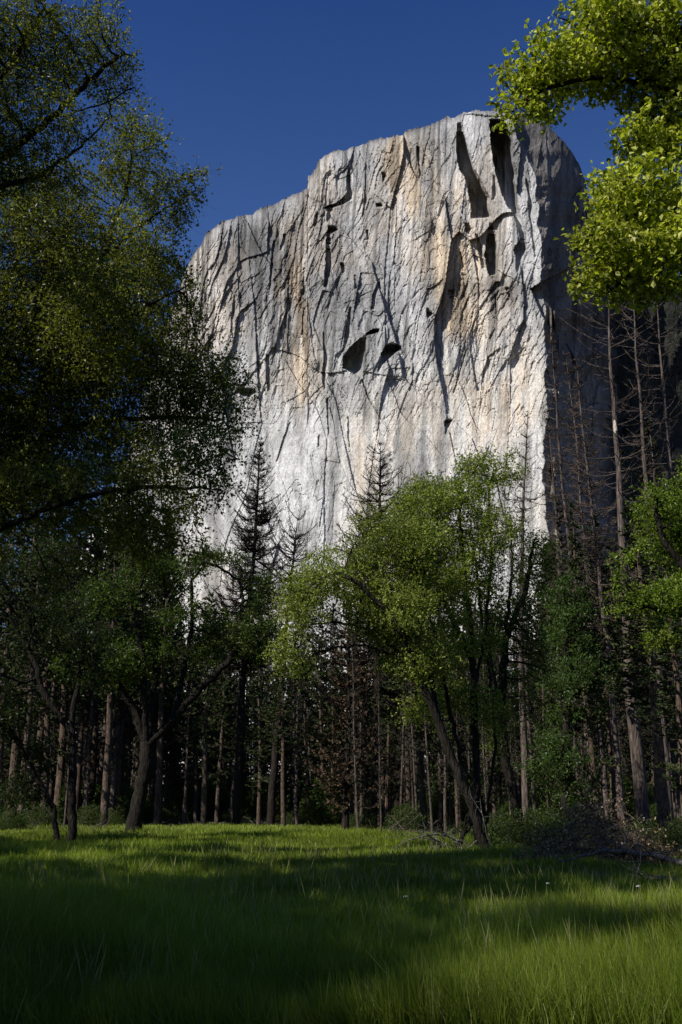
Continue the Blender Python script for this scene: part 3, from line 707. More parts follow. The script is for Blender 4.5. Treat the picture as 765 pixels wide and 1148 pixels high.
broadleaf('cedar_tree', 'dense dark green cedar in front of the bare trunks at right', gp(634, Y),
  [L3(Y, [(634, 850), (636, 760), (634, 680), (632, 630)], 636)],
  [(635, 665, Y, 30, 42, 2), (642, 720, Y, 38, 44, 2.4), (640, 785, Y, 42, 40, 2.4), (630, 845, Y, 38, 34, 2.2), (645, 890, Y, 30, 24, 1.6), (672, 760, Y, 20, 30, 1.4)],
  30, .2, .17, 2, .10, [((.06, .105, .022), 5), ((.08, .13, .028), 4), ((.11, .16, .032), 1)], 28, step=.28, kill=.34, infl=2, leafcut=6, aspect=.45, tipr=.006, tw=(4, .55, 3))

# ------------------------------------------------------------------ conifers
def conifer(H, r0, z0, L0, nb, seed, needle=None, dens=10, twig=.34, droop=.25, curl=.35, gappy=.15, ncol=None, nlen=.30, nw=.07, nper=5, prof=None, broken=False, tws=1., lean=0.):
    r = np.random.default_rng(seed)
    nz = 16
    z = np.linspace(0, H, nz)
    bx = np.cumsum(r.normal(0, .05, nz))*H/25; by = np.cumsum(r.normal(0, .05, nz))*H/25
    bx -= bx[0]; by -= by[0]
    T = np.stack([bx+lean*z, by, z-.15], -1)
    rr = r0*(1-(z/H))**.85*.93+r0*.07*(1-broken*0); rr[-1] = .012 if not broken else r0*.25
    rr[0] *= 1.1; rr = np.maximum(rr, .012)
    tr = tubes(T[None], rr[None], 10)
    u = np.sort(r.random(nb)); zb = z0+(H-z0-.1)*u**.92
    # loose whorls
    zb = zb+(np.round(zb/.55)*.55-zb)*.6
    zb = np.clip(zb, z0, H-.1)
    az = r.random(nb)*TAU
    f = (zb-z0)/(H-z0)
    pr = (prof(f) if prof else (1-f)**.75*(.35+.65*sst(0, .18, f)))
    Lb = L0*np.maximum(pr, .06)*(.35+.85*r.random(nb)**.8)
    k = r.random(nb) > gappy
    zb, az, Lb, f = zb[k], az[k], Lb[k], f[k]; nb = len(zb)
    s = np.linspace(0, 1, 6)[None]
    upa = (.55*f-droop*(1-f)+r.normal(0, .16, nb))[:, None]                  # upper branches rise, lower hang
    rad = Lb[:, None]*s
    zz = zb[:, None]+Lb[:, None]*(upa*s-.22*(1-f)[:, None]*np.sin(s*np.pi)*droop*3+curl*(.2+1.6*r.random((nb, 1)))*s**3*.5)
    wob = (r.random((nb, 1))-.5)*.9*s**1.5
    a2 = az[:, None]+wob
    x0 = np.interp(zb, z, T[:, 0])[:, None]; y0 = np.interp(zb, z, T[:, 1])[:, None]
    B = np.stack([x0+np.cos(a2)*rad, y0+np.sin(a2)*rad, zz], -1)
    br = (.012+.010*Lb)[:, None]*(1-.82*s)*(.6+.4*tws)
    parts = [tubes(B, br, 4)]
    # twigs on both sides
    nt_ = np.maximum((Lb*dens*.5).astype(int), 3)
    bi = np.repeat(np.arange(nb), nt_)
    q = .18+.82*r.random(len(bi))
    qi = q*5; i0 = np.minimum(qi.astype(int), 4); fr = (qi-i0)[:, None]
    p0 = B[bi, i0]*(1-fr)+B[bi, i0+1]*fr
    dr = B[bi, i0+1]-B[bi, i0]; dr /= np.linalg.norm(dr, axis=1, keepdims=True)
    side = np.cross(dr, [0, 0, 1.]); side /= np.linalg.norm(side, axis=1, keepdims=True)+1e-9
    sg = np.where(r.random(len(bi)) < .5, -1, 1)[:, None]
    tl = (Lb[bi]*twig*(1.15-q)*(.5+.8*r.random(len(bi)))+.10)[:, None]
    d1 = dr*.65+side*sg*.8+np.array([0, 0, 1.])*(r.normal(.05, .3, len(bi)))[:, None]
    d1 /= np.linalg.norm(d1, axis=1, keepdims=True)
    p1 = p0+d1*tl*.5; p2 = p0+d1*tl+np.array([0, 0, 1.])*tl*(r.normal(.08, .16, len(bi)))[:, None]
    TW = np.stack([p0, p1, p2], 1)
    tw = np.tile(np.array([[.010, .0075, .004]]), (len(bi), 1))*(.7+.3*tl)*tws
    parts.append(tubes(TW, tw, 3))
    Vb, Fb = merge(parts)
    nd = None
    if needle:
        ts = r.random((len(bi), nper)); ts2 = ts[..., None]
        c = p0[:, None]*(1-ts2)+p2[:, None]*ts2
        c = c.reshape(-1, 3); dd = np.repeat((p2-p0), nper, 0)
        e = B[np.repeat(np.arange(nb), 4), r.integers(2, 6, nb*4)]
        n = len(c)
        dd = dd/(np.linalg.norm(dd, axis=1, keepdims=True)+1e-9)+r.normal(0, .45, (n, 3)); dd[:, 2] -= .12
        dd /= np.linalg.norm(dd, axis=1, keepdims=True)
        sv = np.cross(dd, r.normal(0, 1, (n, 3))+np.array([0, 0, .9])); sv /= np.linalg.norm(sv, axis=1, keepdims=True)+1e-9
        l = (nlen*(.6+.8*r.random(n)))[:, None]; wv = sv*nw*(.6+.8*r.random(n))[:, None]
        V = np.stack([c-dd*l*.4, c+wv, c+dd*l*.6, c-wv], 1).reshape(-1, 3)
        F = np.array([[0, 1, 2, 3]])+np.arange(n)[:, None]*4
        cols = np.array([x[0] for x in ncol]); wts = np.array([x[1] for x in ncol], float); wts /= wts.sum()
        cc_ = cols[r.choice(len(cols), n, p=wts)]*(.6+.8*r.random(n))[:, None]
        cc_ = cc_*(.6+.8*fbm(c[:, 0]*1.2+c[:, 1], c[:, 2]*1.1, seed, 2))[:, None]
        nd = (V, F, np.repeat(cc_, 4, 0))
    return tr, (Vb, Fb), nd
def make_conifer(name, label, cat, loc, group=None, bark='pine_bark', bmat=None, rz=0, scale=1, tilt=None, **kw):
    tr, br, nd = conifer(**kw)
    root = thing(name, label, cat, loc, rz, group, scale)
    if tilt: root.rotation_euler = (tilt[0], tilt[1], rz)
    obj('trunk', mesh(name+'_trunk', tr[0], tr[1], M[bark], smooth=True), root)
    obj('branches', mesh(name+'_branches', br[0], br[1], M[bmat or bark]), root)
    if nd: obj('crown', mesh(name+'_crown', nd[0], nd[1], M['needle'], nd[2]), root)
    return root
def tiltfor(px0, px1, Y, H):
    """sideways lean that carries the top to px1"""
    x0 = X_at(px0, Y, 0); x1 = X_at(px1, Y, H)
    return (0, math.atan2(x1-x0, H))
def Hfor(py, Y): return float(P(382, py, Y)[2])

dk = [((.035, .055, .016), 5), ((.055, .078, .022), 4), ((.09, .11, .03), 1)]
# dead snags with bare branches
def snag(px0, px1, pyt, Y, r0, seed, label, L0=2.2, nb=150, z0f=.3, bark='dead_bark', bmat=None, name='dead_pine', **kw):
    H = Hfor(pyt, Y); b = gp(px0, Y)
    d = dict(H=H, r0=r0, z0=H*z0f, L0=L0, nb=int(nb*1.35), seed=seed, dens=18, tws=max(1, Y/36), droop=.3, curl=.6, gappy=.1)
    d.update(kw)
    return make_conifer(name, label, 'tree' if name == 'brown_fir' else 'dead tree', b, bark=bark, bmat=bmat, tilt=tiltfor(px0, px1, Y, H), **d)
snag(264, 291, 490, 84, .36, 401, 'tallest bare dead fir with drooping twiggy branches, left of the green trees', L0=4.0, nb=250, needle=True, ncol=[((.035, .026, .018), 5), ((.02, .02, .012), 2)], nper=1, nlen=.22, nw=.022,  z0f=.38, bark='dead_dark', name='dead_fir', droop=.42, curl=.7, dens=45)
snag(303, 338, 575, 80, .32, 402, 'shorter bare dead fir with upturned branches, just right of the tallest dead fir', L0=2.7, nb=120, needle=True, ncol=[((.035, .026, .018), 5), ((.02, .02, .012), 2)], nper=1, nlen=.22, nw=.022,  z0f=.45, bark='dead_dark', name='dead_fir', droop=.1, curl=1.3, dens=12, prof=lambda f: .35+.65*np.minimum(1, (1-f)*2.2))
snag(420, 424, 495, 66, .30, 403, 'bare dead fir spreading its twigs before the cliff, left of the tall green tree', L0=4.6, nb=230, prof=lambda f: (1-f)**.6, needle=True, ncol=[((.035, .026, .018), 5), ((.02, .02, .012), 2)], nper=1, nlen=.22, nw=.022,  z0f=.35, bark='dead_dark', name='dead_fir', droop=.2, curl=.6, dens=13)
snag(446, 452, 560, 70, .28, 404, 'slim dead fir hidden half behind the leaning tree', L0=2.2, nb=140, z0f=.3, bark='dead_dark', name='dead_fir')
snag(588, 586, 462, 52, .20, 405, 'pale slender dead pine rising through the green trees', L0=1.6, nb=110, z0f=.55, dens=9)
snag(725, 682, 330, 47, .31, 406, 'thick dead pine trunk with a pale scar, leaning left under the bright boughs', tws=1.1, L0=2.3, nb=85, z0f=.33, dens=11, droop=.25, curl=.5, prof=lambda f: .55+.4*np.sin(f*9)**2, gappy=.25)
snag(752, 706, 325, 50, .22, 407, 'thinner dead pine trunk just right of the scarred one', tws=1.1, L0=1.9, nb=75, z0f=.3, dens=12, prof=lambda f: .75+.2*f)
snag(795, 742, 315, 49, .22, 408, 'dead pine trunk rising out of the right edge foliage, rightmost of the dead pines', tws=1.1, L0=1.9, nb=75, z0f=.3, dens=12, prof=lambda f: .75+.2*f)
snag(668, 621, 370, 60, .20, 409, 'thin dead pine standing against the lit edge of the cliff', L0=2.0, nb=150, needle=True, ncol=[((.10, .070, .050), 5), ((.06, .042, .030), 3)], nper=2, nlen=.24, nw=.016, droop=.1, curl=.3, z0f=.35, dens=13)
snag(683, 640, 395, 57, .17, 410, 'thin brown dead pine, second from the lit cliff edge', L0=2.2, nb=170, needle=True, ncol=[((.10, .070, .050), 5), ((.06, .042, .030), 3)], nper=2, nlen=.24, nw=.016, droop=.1, curl=.3, z0f=.35, dens=13)
snag(700, 648, 402, 55, .20, 411, 'brown twiggy dead pine between the cliff edge and the scarred trunk', L0=2.4, nb=180, needle=True, ncol=[((.10, .070, .050), 5), ((.06, .042, .030), 3)], nper=2, nlen=.24, nw=.016, droop=.1, curl=.3, z0f=.35, dens=13)
snag(655, 612, 450, 62, .18, 412, 'low thin dead pine in front of the cliff corner', L0=1.8, nb=120, needle=True, ncol=[((.10, .070, .050), 5), ((.06, .042, .030), 3)], nper=2, nlen=.24, nw=.016, droop=.1, curl=.3, z0f=.35, dens=11)
brn = [((.13, .085, .050), 5), ((.085, .055, .034), 4), ((.20, .14, .09), 1)]
snag(388, 393, 672, 62, .22, 413, 'dead fir still covered in rusty brown needles in the shaded forest edge', L0=2.6, nb=200, z0f=.08, dens=12, name='brown_fir', bark='dead_dark', needle=True, ncol=brn, nper=5, nlen=.2, nw=.06, gappy=.35)
print('snags', round(time.time()-T0, 1))
# the pale scar of the thick dead pine
for o in [o for o in COL.objects if o.get('label', '').startswith('thick dead pine trunk with a pale')]:
    s = P(699, 479, 46.68); m_, nt_, N_, L_ = newmat('fresh_wood')
    pb_ = N_('ShaderNodeBsdfPrincipled'); pb_.inputs['Base Color'].default_value = (.62, .52, .42, 1); pb_.inputs['Roughness'].default_value = .7
    nz_ = N_('ShaderNodeTexNoise'); nz_.inputs['Scale'].default_value = 30; bp_ = N_('ShaderNodeBump'); bp_.inputs['Strength'].default_value = .4
    L_(nz_.outputs['Fac'], bp_.inputs['Height']); L_(bp_.outputs[0], pb_.inputs['Normal'])
    oo_ = N_('ShaderNodeOutputMaterial'); L_(pb_.outputs[0], oo_.inputs[0])
    SCARMAT = m_; SCAR = o

# live pines of the forest: four shapes, copied
pineA = make_conifer('pine_tree', 'x', 'tree', (0, 0, 0), H=24, r0=.32, z0=9, L0=3.4, nb=190, seed=501, needle=True, ncol=dk, nper=6, dens=12, tws=2, gappy=.25)
pineB = make_conifer('pine_tree', 'x', 'tree', (0, 0, 0), H=24, r0=.26, z0=4, L0=2.9, nb=230, seed=502, needle=True, ncol=[((.03, .05, .015), 5), ((.05, .068, .02), 4)], nper=6, dens=13, gappy=.3, tws=2)
pineC = make_conifer('bare_pine', 'x', 'tree', (0, 0, 0), H=24, r0=.25, z0=4, L0=1.9, nb=200, seed=503, needle=True, ncol=[((.02, .03, .012), 5), ((.06, .04, .022), 2)], nper=2, dens=12, tws=2, gappy=.2, bark='dead_bark')
firD = make_conifer('young_fir', 'x', 'tree', (0, 0, 0), H=14, r0=.16, z0=.4, L0=2.9, nb=300, seed=504, needle=True, ncol=[((.04, .07, .018), 5), ((.07, .10, .026), 3)], nper=7, dens=11, tws=1.5, gappy=.1, bark='dead_dark', droop=.35)
protos = {'A': (pineA, 24), 'B': (pineB, 24), 'C': (pineC, 24), 'D': (firD, 14)}
used = set()
def put(kind, px, Y, pyt, label, group=None, lean=0, rfac=1.):
    root, H0 = protos[kind]
    H = Hfor(pyt, Y); s = H/H0
    rz = rng.random()*TAU
    b = gp(px, Y)
    if kind not in used:
        used.add(kind)
        root.location = b; root.rotation_euler = (0, lean, 0); root.scale = (s*rfac, s*rfac, s); root['label'] = label
        if group: root['group'] = group
        return root
    return dup(root, b, rz, label, group, (s*rfac, s*rfac, s), (lean*math.sin(-rz)*0, lean))
# named trunks along the meadow edge, left to right in the photo
ROW = [('A', 22, 74, 590, 'dark pine at the far left end of the tree row', 1), ('B', 48, 88, 560, 'dark pine second from the left end of the tree row', 1.1),
 ('A', 116, 80, 585, 'reddish pine trunk left of the forked oak', 1.0), ('B', 134, 96, 640, 'thin pine trunk just left of the forked oak', .9),
 ('B', 190, 100, 690, 'slim pine trunk just right of the forked oak base', .9), ('C', 208, 92, 700, 'narrow pale trunk seen through the fork of the oak', .9),
 ('A', 228, 82, 665, 'sunlit pine trunk with peeling bark right of the forked oak', 1.05), ('B', 243, 88, 680, 'dark trunk in the pair behind the sunlit peeling pine', 1.),
 ('B', 290, 82, 690, 'straight dark pine between the two dead firs', 1.), ('A', 318, 78, 700, 'dark pine trunk right of the shorter dead fir', 1.),
 ('C', 333, 84, 715, 'pale thin trunk left of the brown needled fir', .9), ('B', 346, 90, 720, 'second thin trunk left of the brown needled fir', .9),
 ('A', 458, 62, 640, 'thick reddish pine trunk left of the leaning tree', 1.25), ('A', 476, 68, 660, 'thick dark pine trunk touching the reddish one', 1.2), ('B', 434, 70, 690, 'pine trunk between the brown fir and the thick pines', 1.),
 ('C', 500, 62, 700, 'crooked thin trunk behind the leaning tree', .9), ('A', 515, 58, 690, 'dark pine trunk behind the leaning tree', 1.1), ('B', 556, 56, 700, 'dark pine trunk between the two tall green trees', 1.),
 ('C', 604, 60, 650, 'thin bare pine right of the pale slender dead pine', .9), ('B', 618, 56, 660, 'dark pine left of the dense cedar', .8),
 ('C', 655, 54, 560, 'twiggy bare pine in front of the dense cedar', .9), ('B', 672, 50, 560, 'brown barked pine right of the dense cedar', .85), ('A', 692, 56, 575, 'dark pine behind the scarred dead trunk', 1.),
 ('C', 712, 62, 500, 'bare twiggy pine behind the scarred dead trunk', .9), ('A', 748, 44, 560, 'thick rough barked pine at the right edge of the photo', 1.45), ('B', 772, 40, 540, 'pine at the right border half out of the photo', 1.1),
 ('C', 738, 58, 480, 'grey bare pine between the scarred trunk and the rough barked pine', 1.), ('C', 763, 66, 470, 'bare pine high behind the lush green tree', 1.)]
for k, px, Y, pyt, lab, rf in ROW:
    put(k, px, Y, pyt, lab, lean=float(rng.normal(-.02 if px > 600 else 0, .015)), rfac=rf)
for px, Y, pyt in [(-8, 84, 505), (12, 92, 480), (38, 90, 530), (64, 98, 520), (84, 92, 560), (-30, 80, 530), (100, 99, 545), (118, 95, 535), (140, 99, 575)]:
    put('A', px, Y, pyt, 'tall dark pine closing the forest behind the small bushy oak', 'tall pines behind the bushy oak', rfac=.95)
GR = 'pines deep in the shaded forest'
n = 0
labs = {'A': 'dark crowned pine deep in the shaded forest behind the meadow', 'B': 'slim dark green pine deep in the shaded forest behind the meadow', 'C': 'bare lower pine trunk deep in the shaded forest behind the meadow', 'D': 'young dark fir filling the shade deep under the forest trees'}
for i in range(185):
    px = 20+ (i*61.803 % 760)+rng.normal(0, 4)
    px = -20+(px % 815)
    Y = 88+rng.random()*60 if px < 480 else 66+rng.random()*70
    if px < 180: top = rng.uniform(560, 680)
    elif px < 480: top = rng.uniform(665, 740)
    elif px < 600: top = rng.uniform(640, 700)
    else: top = rng.uniform(600, 690)
    k = 'ABCC'[rng.integers(0, 4)]
    put(k, px, Y, top, labs[k], GR, float(rng.normal(0, .02)), rfac=.95)
for i in range(70):
    px = -20+(i*61.803*1.13 % 815)
    Y = (84+rng.random()*30) if px < 480 else (52+rng.random()*35)
    put('C', px, Y, rng.uniform(700, 800), 'very thin bare young pine stem among the forest trunks', 'thin young stems among the forest trunks', float(rng.normal(0, .04)), rfac=.62)
for i in range(60):
    px = 400+(i*61.803*1.71 % 380)
    put('C', px, 50+rng.random()*50, rng.uniform(640, 760), 'very thin bare young pine stem among the forest trunks', 'thin young stems among the forest trunks', float(rng.normal(-.02, .035)), rfac=.6)
for i in range(40):
    px = -20+(i*61.803*1.37 % 815)
    Y = (104+rng.random()*45) if px < 480 else (82+rng.random()*50)
    put('D', px, Y, rng.uniform(715, 830), labs['D'], 'young firs under the forest trees')
# off to the left, outside the picture: trees whose shade falls on the meadow and its edge
for i, (x, y, hh, k) in enumerate([(-18, 1, 27, 'B'), (-20, 7, 31, 'A'), (-17, 5, 30, 'B'), (-22, 12, 32, 'B'), (-32, 26, 34, 'B'), (-34, 42, 26, 'B'), (-27, 18, 34, 'B')]):
    root, H0 = protos[k]
    s = hh/H0
    dup(root, (x, y, float(hgt(x, y))), i*1.3, 'tall dark pine beyond the left edge whose shade falls on the meadow', 'shade pines left of the meadow', (s*1.5, s*1.5, s))
print('pines', round(time.time()-T0, 1))

big = [o for o in COL.objects if o.get('label', '').startswith('largest dark leaved oak')][0]
for i, (x, y, q) in enumerate([(-18, 0, 1.2), (-28, 22, 1.5)]):
    dup(big, (x, y, float(hgt(x, y))), 2.1*i, 'dark oak beyond the left edge whose shade falls on the meadow', 'shade oaks left of the meadow', q)

# ------------------------------------------------------------------ shrubs, brush pile, fallen wood
def shrub(name, label, loc, rx, ry, rz_, seed, cols, leaf=.07, n_per=2, dens=200, cat='shrub', group=None, r0=.02):
    r = np.random.default_rng(seed); loc = np.asarray(loc, float)
    n = int(dens*rx*ry*rz_*4)
    q = r.normal(0, 1, (n, 3)); q /= np.linalg.norm(q, axis=1, keepdims=True); q *= (r.random(n)**.4)[:, None]; q[:, 2] = np.abs(q[:, 2])
    att = loc+q*np.array([rx, ry, rz_])+np.array([0, 0, .1])
    limbs = []
    for k in range(5):
        a = r.random()*TAU
        st = loc+np.array([math.cos(a)*rx*.15, math.sin(a)*ry*.15, -.05])
        limbs.append(np.array([st, st+np.array([math.cos(a)*rx*.25, math.sin(a)*ry*.25, rz_*.35]), st+np.array([math.cos(a)*rx*.5, math.sin(a)*ry*.5, rz_*.6])]))
    return broadleaf(name, label, loc, limbs, None, seed, r0, leaf, n_per, .06, cols, 1, step=.12, kill=.17, infl=1., att=att, leafcut=6, tw=(3, .2*max(1, leaf/.07), 2), group=group, cat=cat)
gcol = [((.06, .10, .018), 5), ((.09, .135, .025), 3), ((.13, .17, .04), 1)]
shrub('leafy_shrub', 'green leafy shrub just right of the leaning tree base', gp(592, 35), 1.25, 1.0, 1.5, 601, gcol)
shrub('leafy_shrub', 'low green shrub at the left end of the brush pile', gp(632, 33.5), 1.0, .8, 1.25, 602, gcol)
shrub('leafy_shrub', 'small green shrub behind the leaning tree base', gp(520, 46), 1.0, .8, .8, 603, gcol)
shrub('leafy_shrub', 'dim shrub in the forest edge behind the brown needled fir', gp(362, 88), 2.2, 1.6, 2.2, 604, gcol, leaf=.12, dens=14)
SH = [o for o in COL.objects if o.get('label', '').startswith('green leafy shrub just right')][0]
for px, Y, q, lab in [(560, 44, .9, 'shrub in the shade behind the leaning tree, left of the two stemmed tree'), (612, 45, 1., 'shrub in the shade at the foot of the dense cedar'), (655, 42, 1.1, 'shaded shrub right behind the brush pile'),
                      (690, 41, .8, 'low shaded shrub at the foot of the scarred dead pine'), (722, 38, .8, 'low shaded shrub left of the rough barked pine'), (455, 58, 1.1, 'shaded shrub at the foot of the thick reddish pine'), (418, 64, .8, 'small shaded shrub beside the brown needled fir'), (768, 33, .9, 'shaded shrub at the right border of the photo')]:
    dup(SH, gp(px, Y), px*.37, lab, scale=q)
for i, (px, Y, q) in enumerate([(10, 66, 1.), (40, 72, 1.2), (100, 80, 1.1), (128, 84, .8), (185, 94, 1.2), (222, 97, 1.), (258, 95, .9), (300, 97, 1.1), (326, 95, .8), (345, 93, 1.2), (380, 90, .9), (400, 78, .8)]):
    dup(SH, gp(px, Y), px*.5, 'low dim shrub in the line of undergrowth where the meadow meets the forest', 'undergrowth shrubs at the far meadow edge', scale=q)
sa = shrub('forest_sapling', 'young leafy sapling in the forest right of the forked oak', gp(212, 98), 1.8, 1.6, 3.6, 605, gcol, leaf=.14, dens=30, cat='sapling')
for px, Y, s, lab in [(302, 96, 1.0, 'young leafy sapling in the forest behind the dead firs'), (130, 92, .9, 'young leafy sapling in the forest left of the forked oak'), (575, 62, .55, 'young leafy sapling behind the two stemmed tree'),
                      (704, 60, .5, 'young leafy sapling behind the scarred dead pine'), (490, 74, .8, 'young leafy sapling behind the thick reddish pine'), (740, 56, .5, 'young leafy sapling left of the rough barked pine'), (664, 64, .7, 'young leafy sapling behind the dense cedar')]:
    dup(sa, gp(px, Y), px*.7, lab, scale=s)
r9 = np.random.default_rng(909)
for i in range(40):
    px = r9.uniform(0, 765); Y = r9.uniform(90, 112) if px < 480 else r9.uniform(60, 95)
    dup(sa, gp(px, Y), px, 'pale green sapling half lost in the shade under the forest pines', 'saplings under the forest pines', r9.uniform(.6, 1.3))
def brush(name, label, px, Y, wpx, hm, seed, nst, leafy, cat, mat='grey_wood', dep=1.2, rr=.018, lcol=None, ln=1.6):
    r = np.random.default_rng(seed); b = gp(px, Y); wm_ = wpx*mpp(940, Y)
    st = []
    c = np.stack([r.uniform(-wm_, wm_, nst), r.uniform(-dep, dep, nst), np.zeros(nst)], -1)
    prof = np.clip(1-(np.abs(c[:, 0])/wm_)**2, .1, 1)
    c[:, 2] = prof*hm*r.random(nst)**1.2
    a = r.random(nst)*TAU; el = r.normal(.05, .28, nst); l = ln*(.35+.9*r.random(nst))
    d = np.stack([np.cos(a)*np.cos(el), np.sin(a)*np.cos(el)*.7, np.sin(el)], -1)
    bend = r.normal(0, .22, (nst, 3))
    s = np.linspace(-.5, .5, 6)[None, :, None]
    PP = c[:, None]+d[:, None]*l[:, None, None]*s+bend[:, None]*(s*s)*l[:, None, None]*1.5+r.normal(0, .025, (nst, 6, 3))
    PP[..., 2] = np.maximum(PP[..., 2], .02)
    r0 = (rr*(.4+1.1*r.random(nst)**2))[:, None]*np.linspace(1, .3, 6)[None]
    parts = [tubes(PP, r0, 5)]
    # side twigs
    nt2 = nst*5; bi = r.integers(0, nst, nt2); si = r.integers(1, 6, nt2)
    p0 = PP[bi, si]; dd = d[bi]*.6+r.normal(0, .55, (nt2, 3)); dd /= np.linalg.norm(dd, axis=1, keepdims=True)
    tl = (.15+.35*r.random(nt2))[:, None]
    TW = np.stack([p0, p0+dd*tl*.5+r.normal(0, .02, (nt2, 3)), p0+dd*tl], 1); TW[..., 2] = np.maximum(TW[..., 2], .01)
    parts.append(tubes(TW, np.tile([[.007, .005, .003]], (nt2, 1)), 3))
    V, F = merge(parts)
    root = thing(name, label, cat, b)
    obj('branches', mesh(name+'_branches', V, F, M[mat]), root)
    if leafy:
        Vl, Fl, cl_ = leaves(TW[:, 2], .075, leafy, .07, lcol, seed+1)
        obj('leaves', mesh(name+'_leaves', Vl, Fl, M['leaf'], cl_), root)
    return root
bl = [((.36, .24, .16), 5), ((.22, .14, .09), 4), ((.60, .47, .35), 2)]
brush('brush_pile', 'pile of cut branches with withered brown leaves beside the green shrub', 668, 29.5, 68, 1.75, 701, 210, 7, 'brush pile', 'dead_bark', lcol=bl)
brush('brush_pile', 'dark tangle of twigs and brown leaves at the right end of the brush', 714, 29, 40, .95, 702, 110, 5, 'brush pile', 'dead_dark', lcol=[((.09, .06, .04), 5), ((.15, .10, .065), 2)])
brush('deadwood', 'tangle of bleached dead branches on the grass left of the leaning tree', 500, 36, 36, .7, 703, 30, 0, 'dead branches', 'grey_wood', dep=1.0, rr=.03, ln=2.0)
brush('deadwood', 'low scatter of dead twigs at the foot of the forked oak', 125, 56, 34, .8, 704, 30, 0, 'dead branches', 'dead_dark', dep=1.2, ln=2.2)
brush('deadwood', 'grey fallen twigs at the forest edge behind the meadow middle', 275, 92, 60, .5, 705, 40, 0, 'dead branches', 'grey_wood', dep=2, rr=.05, ln=3.5)
brush('deadwood', 'heap of thin dead sticks under the pines left of the forked oak', 60, 68, 50, .6, 706, 40, 0, 'dead branches', 'dead_bark', dep=2, rr=.04, ln=3)
brush('deadwood', 'grey sticks strewn under the pines right of the forked oak', 195, 93, 40, .5, 707, 36, 0, 'dead branches', 'grey_wood', dep=2, rr=.045, ln=3)
brush('deadwood', 'strewn dead sticks at the foot of the two thick touching pines', 455, 56, 44, .7, 708, 40, 0, 'dead branches', 'dead_bark', dep=2, rr=.03, ln=2.5)
brush('deadwood', 'strewn dead sticks behind the brush pile at the foot of the cedar', 640, 40, 60, .8, 709, 60, 0, 'dead branches', 'dead_bark', dep=2, rr=.022, ln=2.)
def bough(label, pts, r0, seed, mat='grey_wood', nsub=9, name='fallen_branch', sub=1.0):
    r = np.random.default_rng(seed)
    pts = np.array(pts, float); tt = np.linspace(0, 1, 14); k = np.linspace(0, 1, len(pts))
    Q = np.stack([np.interp(tt, k, pts[:, i]) for i in range(3)], -1)
    for _ in range(2): Q[1:-1] = (Q[:-2]+2*Q[1:-1]+Q[2:])/4
    Q[1:-1] += r.normal(0, .02, Q[1:-1].shape)
    parts = [tubes(Q[None], (r0*(1-.8*tt))[None], 8)]
    for i in range(nsub):
        j = r.integers(3, 13); d = Q[j]-Q[j-1]; d /= np.linalg.norm(d); d = d*.7+r.normal(0, .55, 3); d[2] = abs(d[2])*.7; d /= np.linalg.norm(d)
        l = sub*(.4+.8*r.random())
        S = np.stack([Q[j], Q[j]+d*l*.33+r.normal(0, .03, 3), Q[j]+d*l*.66+r.normal(0, .05, 3), Q[j]+d*l])
        parts.append(tubes(S[None], (r0*.35*np.array([1, .7, .45, .2]))[None], 5))
        for m_ in range(3):
            e = d*.6+r.normal(0, .5, 3); e /= np.linalg.norm(e); q0 = S[1+m_ % 3]
            parts.append(tubes(np.stack([q0, q0+e*.2, q0+e*.4])[None], np.array([[.008, .006, .003]]), 3))
    V, F = merge(parts); b = Q[0].copy(); b[2] = 0
    o = obj(name, mesh(name, V-b, F, M[mat], smooth=True)); o.location = b
    o['label'] = label; o['category'] = 'branch'
    return o
g = lambda px, Y, z: gp(px, Y)+np.array([0, 0, z])
bough('long grey fallen branch arching over the grass at the right edge', [g(790, 24, .35), g(740, 25, .62), g(700, 25.5, .75), g(655, 26, .55), g(625, 26, .38)], .075, 801)
bough('second fallen branch lying low in the grass under the arching one', [g(800, 21, .25), g(755, 21.5, .32), g(715, 22, .3), g(680, 22, .22)], .05, 802)
bough('bleached curved branch reaching left from the deadwood on the grass', [g(520, 36, .5), g(495, 35.5, .8), g(468, 35, .75), g(440, 35, .35)], .04, 803)
bough('leaning dark dead limb propped beside the leaning tree', [g(512, 37, .1), g(520, 37, .8), g(532, 37, 1.6), g(538, 37, 2.3)], .09, 804, 'dead_dark')
bough('thin bleached stick leaning against the leaning tree base', [g(556, 33.6, .15), g(548, 33.8, .7), g(543, 34, 1.3), g(541, 34, 1.9)], .03, 805, nsub=3)
bough('pale fallen log at the far edge of the meadow', [g(235, 94, .25), g(262, 93, .3), g(300, 94, .3), g(320, 95, .35)], .16, 806, nsub=4, name='fallen_log')
# a few white flower heads above the grass
fm, ft, fN, fL = newmat('white_petals'); fp = fN('ShaderNodeBsdfPrincipled'); fp.inputs['Roughness'].default_value = .6
fno = fN('ShaderNodeTexNoise'); fno.inputs['Scale'].default_value = 60; frp = fN('ShaderNodeValToRGB')
frp.color_ramp.elements[0].color = (.5, .5, .42, 1); frp.color_ramp.elements[1].color = (.8, .8, .76, 1)
fL(fno.outputs['Fac'], frp.inputs[0]); fL(frp.outputs[0], fp.inputs['Base Color']); fo = fN('ShaderNodeOutputMaterial'); fL(fp.outputs[0], fo.inputs[0])
rf = np.random.default_rng(77); hp = rf.normal(0, 1, (46, 3)); hp /= np.linalg.norm(hp, axis=1, keepdims=True); hp[:, 2] = abs(hp[:, 2])*.6; hp *= .022*(.4+.6*rf.random((46, 1)))
fv, ff, fc = leaves(hp+np.array([0, 0, .55]), .012, 1, .001, [((.8, .8, .75), 1)], 78, aspect=.9)
sv, sf = tubes(np.array([[[0, 0, 0], [.01, 0, .2], [.012, .01, .4], [0, 0, .55]]]), np.array([[.003, .0026, .002, .0015]]), 5)
sc_ = np.tile([[.10, .16, .03]], (len(sv), 1))
fl0 = None
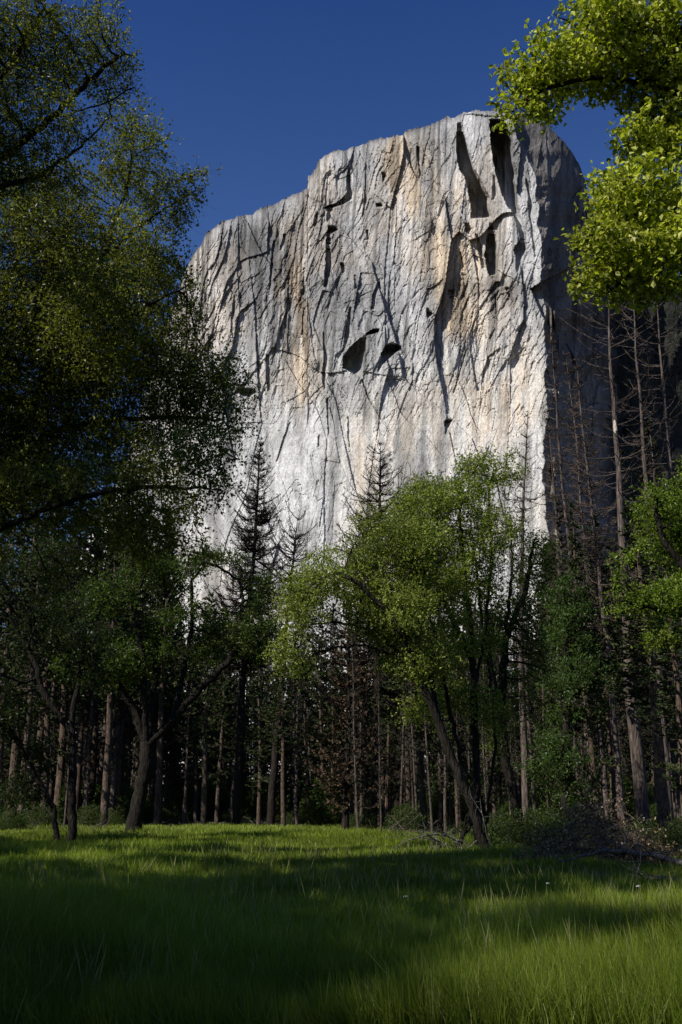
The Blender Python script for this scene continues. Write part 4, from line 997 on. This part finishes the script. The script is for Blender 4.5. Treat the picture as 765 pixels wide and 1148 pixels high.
for px, Y in [(617, 15.5), (456, 12.5), (720, 14)]:
    if fl0 is None:
        fl0 = thing('wildflower', 'small white flower head standing above the meadow grass', 'flower', gp(px, Y), 0, 'white wildflowers in the meadow')
        obj('stem', mesh('wildflower_stem', sv, sf, M['grass'], sc_), fl0); obj('flower_head', mesh('wildflower_head', fv, ff, fm), fl0)
    else: dup(fl0, gp(px, Y), px, 'small white flower head standing above the meadow grass', 'white wildflowers in the meadow', rf.uniform(.9, 1.2))
# bark scar as a part of the dead pine
bpy.context.view_layer.update()
trk = [c for c in SCAR.children if c.name.startswith('trunk')][0]
vv = np.array([trk.matrix_world @ v.co for v in trk.data.vertices]).reshape(-1, 10, 3)
cz = vv.mean(1); zt = float(P(699, 479, 47)[2])
cen = np.array([np.interp(zt, cz[:, 2], cz[:, 0]), np.interp(zt, cz[:, 2], cz[:, 1]), zt])
rad_ = np.interp(zt, cz[:, 2], np.linalg.norm(vv[:, 0]-cz, axis=1))
th = np.linspace(0, TAU, 15)[:-1]
rv = np.random.default_rng(5)
jag = 1+.22*rv.normal(size=14)
rings = []
for q in (1., .75, .4):
    ax_ = np.cos(th)*.85*q*jag; z_ = np.sin(th)*.30*q*jag
    an = np.clip(ax_, -1.1, 1.1)
    rr_ = rad_*(1.02 if q == 1. else 1.05-.06*(1-q))
    rings.append(np.stack([np.sin(an-.25)*rr_, -np.cos(an-.25)*rr_, z_], -1))
Vs = np.concatenate(rings+[[[math.sin(-.25)*rad_*1.0, -math.cos(.25)*rad_*1.0, 0]]])
Fq = np.array([[k*14+i, k*14+(i+1) % 14, (k+1)*14+(i+1) % 14, (k+1)*14+i] for k in range(2) for i in range(14)]); Ft = np.array([[28+i, 28+(i+1) % 14, 42] for i in range(14)])
sco = obj('bark_scar', mesh('bark_scar', Vs, [Fq, Ft], SCARMAT), SCAR)
sco.matrix_parent_inverse = SCAR.matrix_world.inverted(); sco.location = cen.tolist()
sco['label'] = 'pale patch of bare wood'
print('done', round(time.time()-T0, 1))
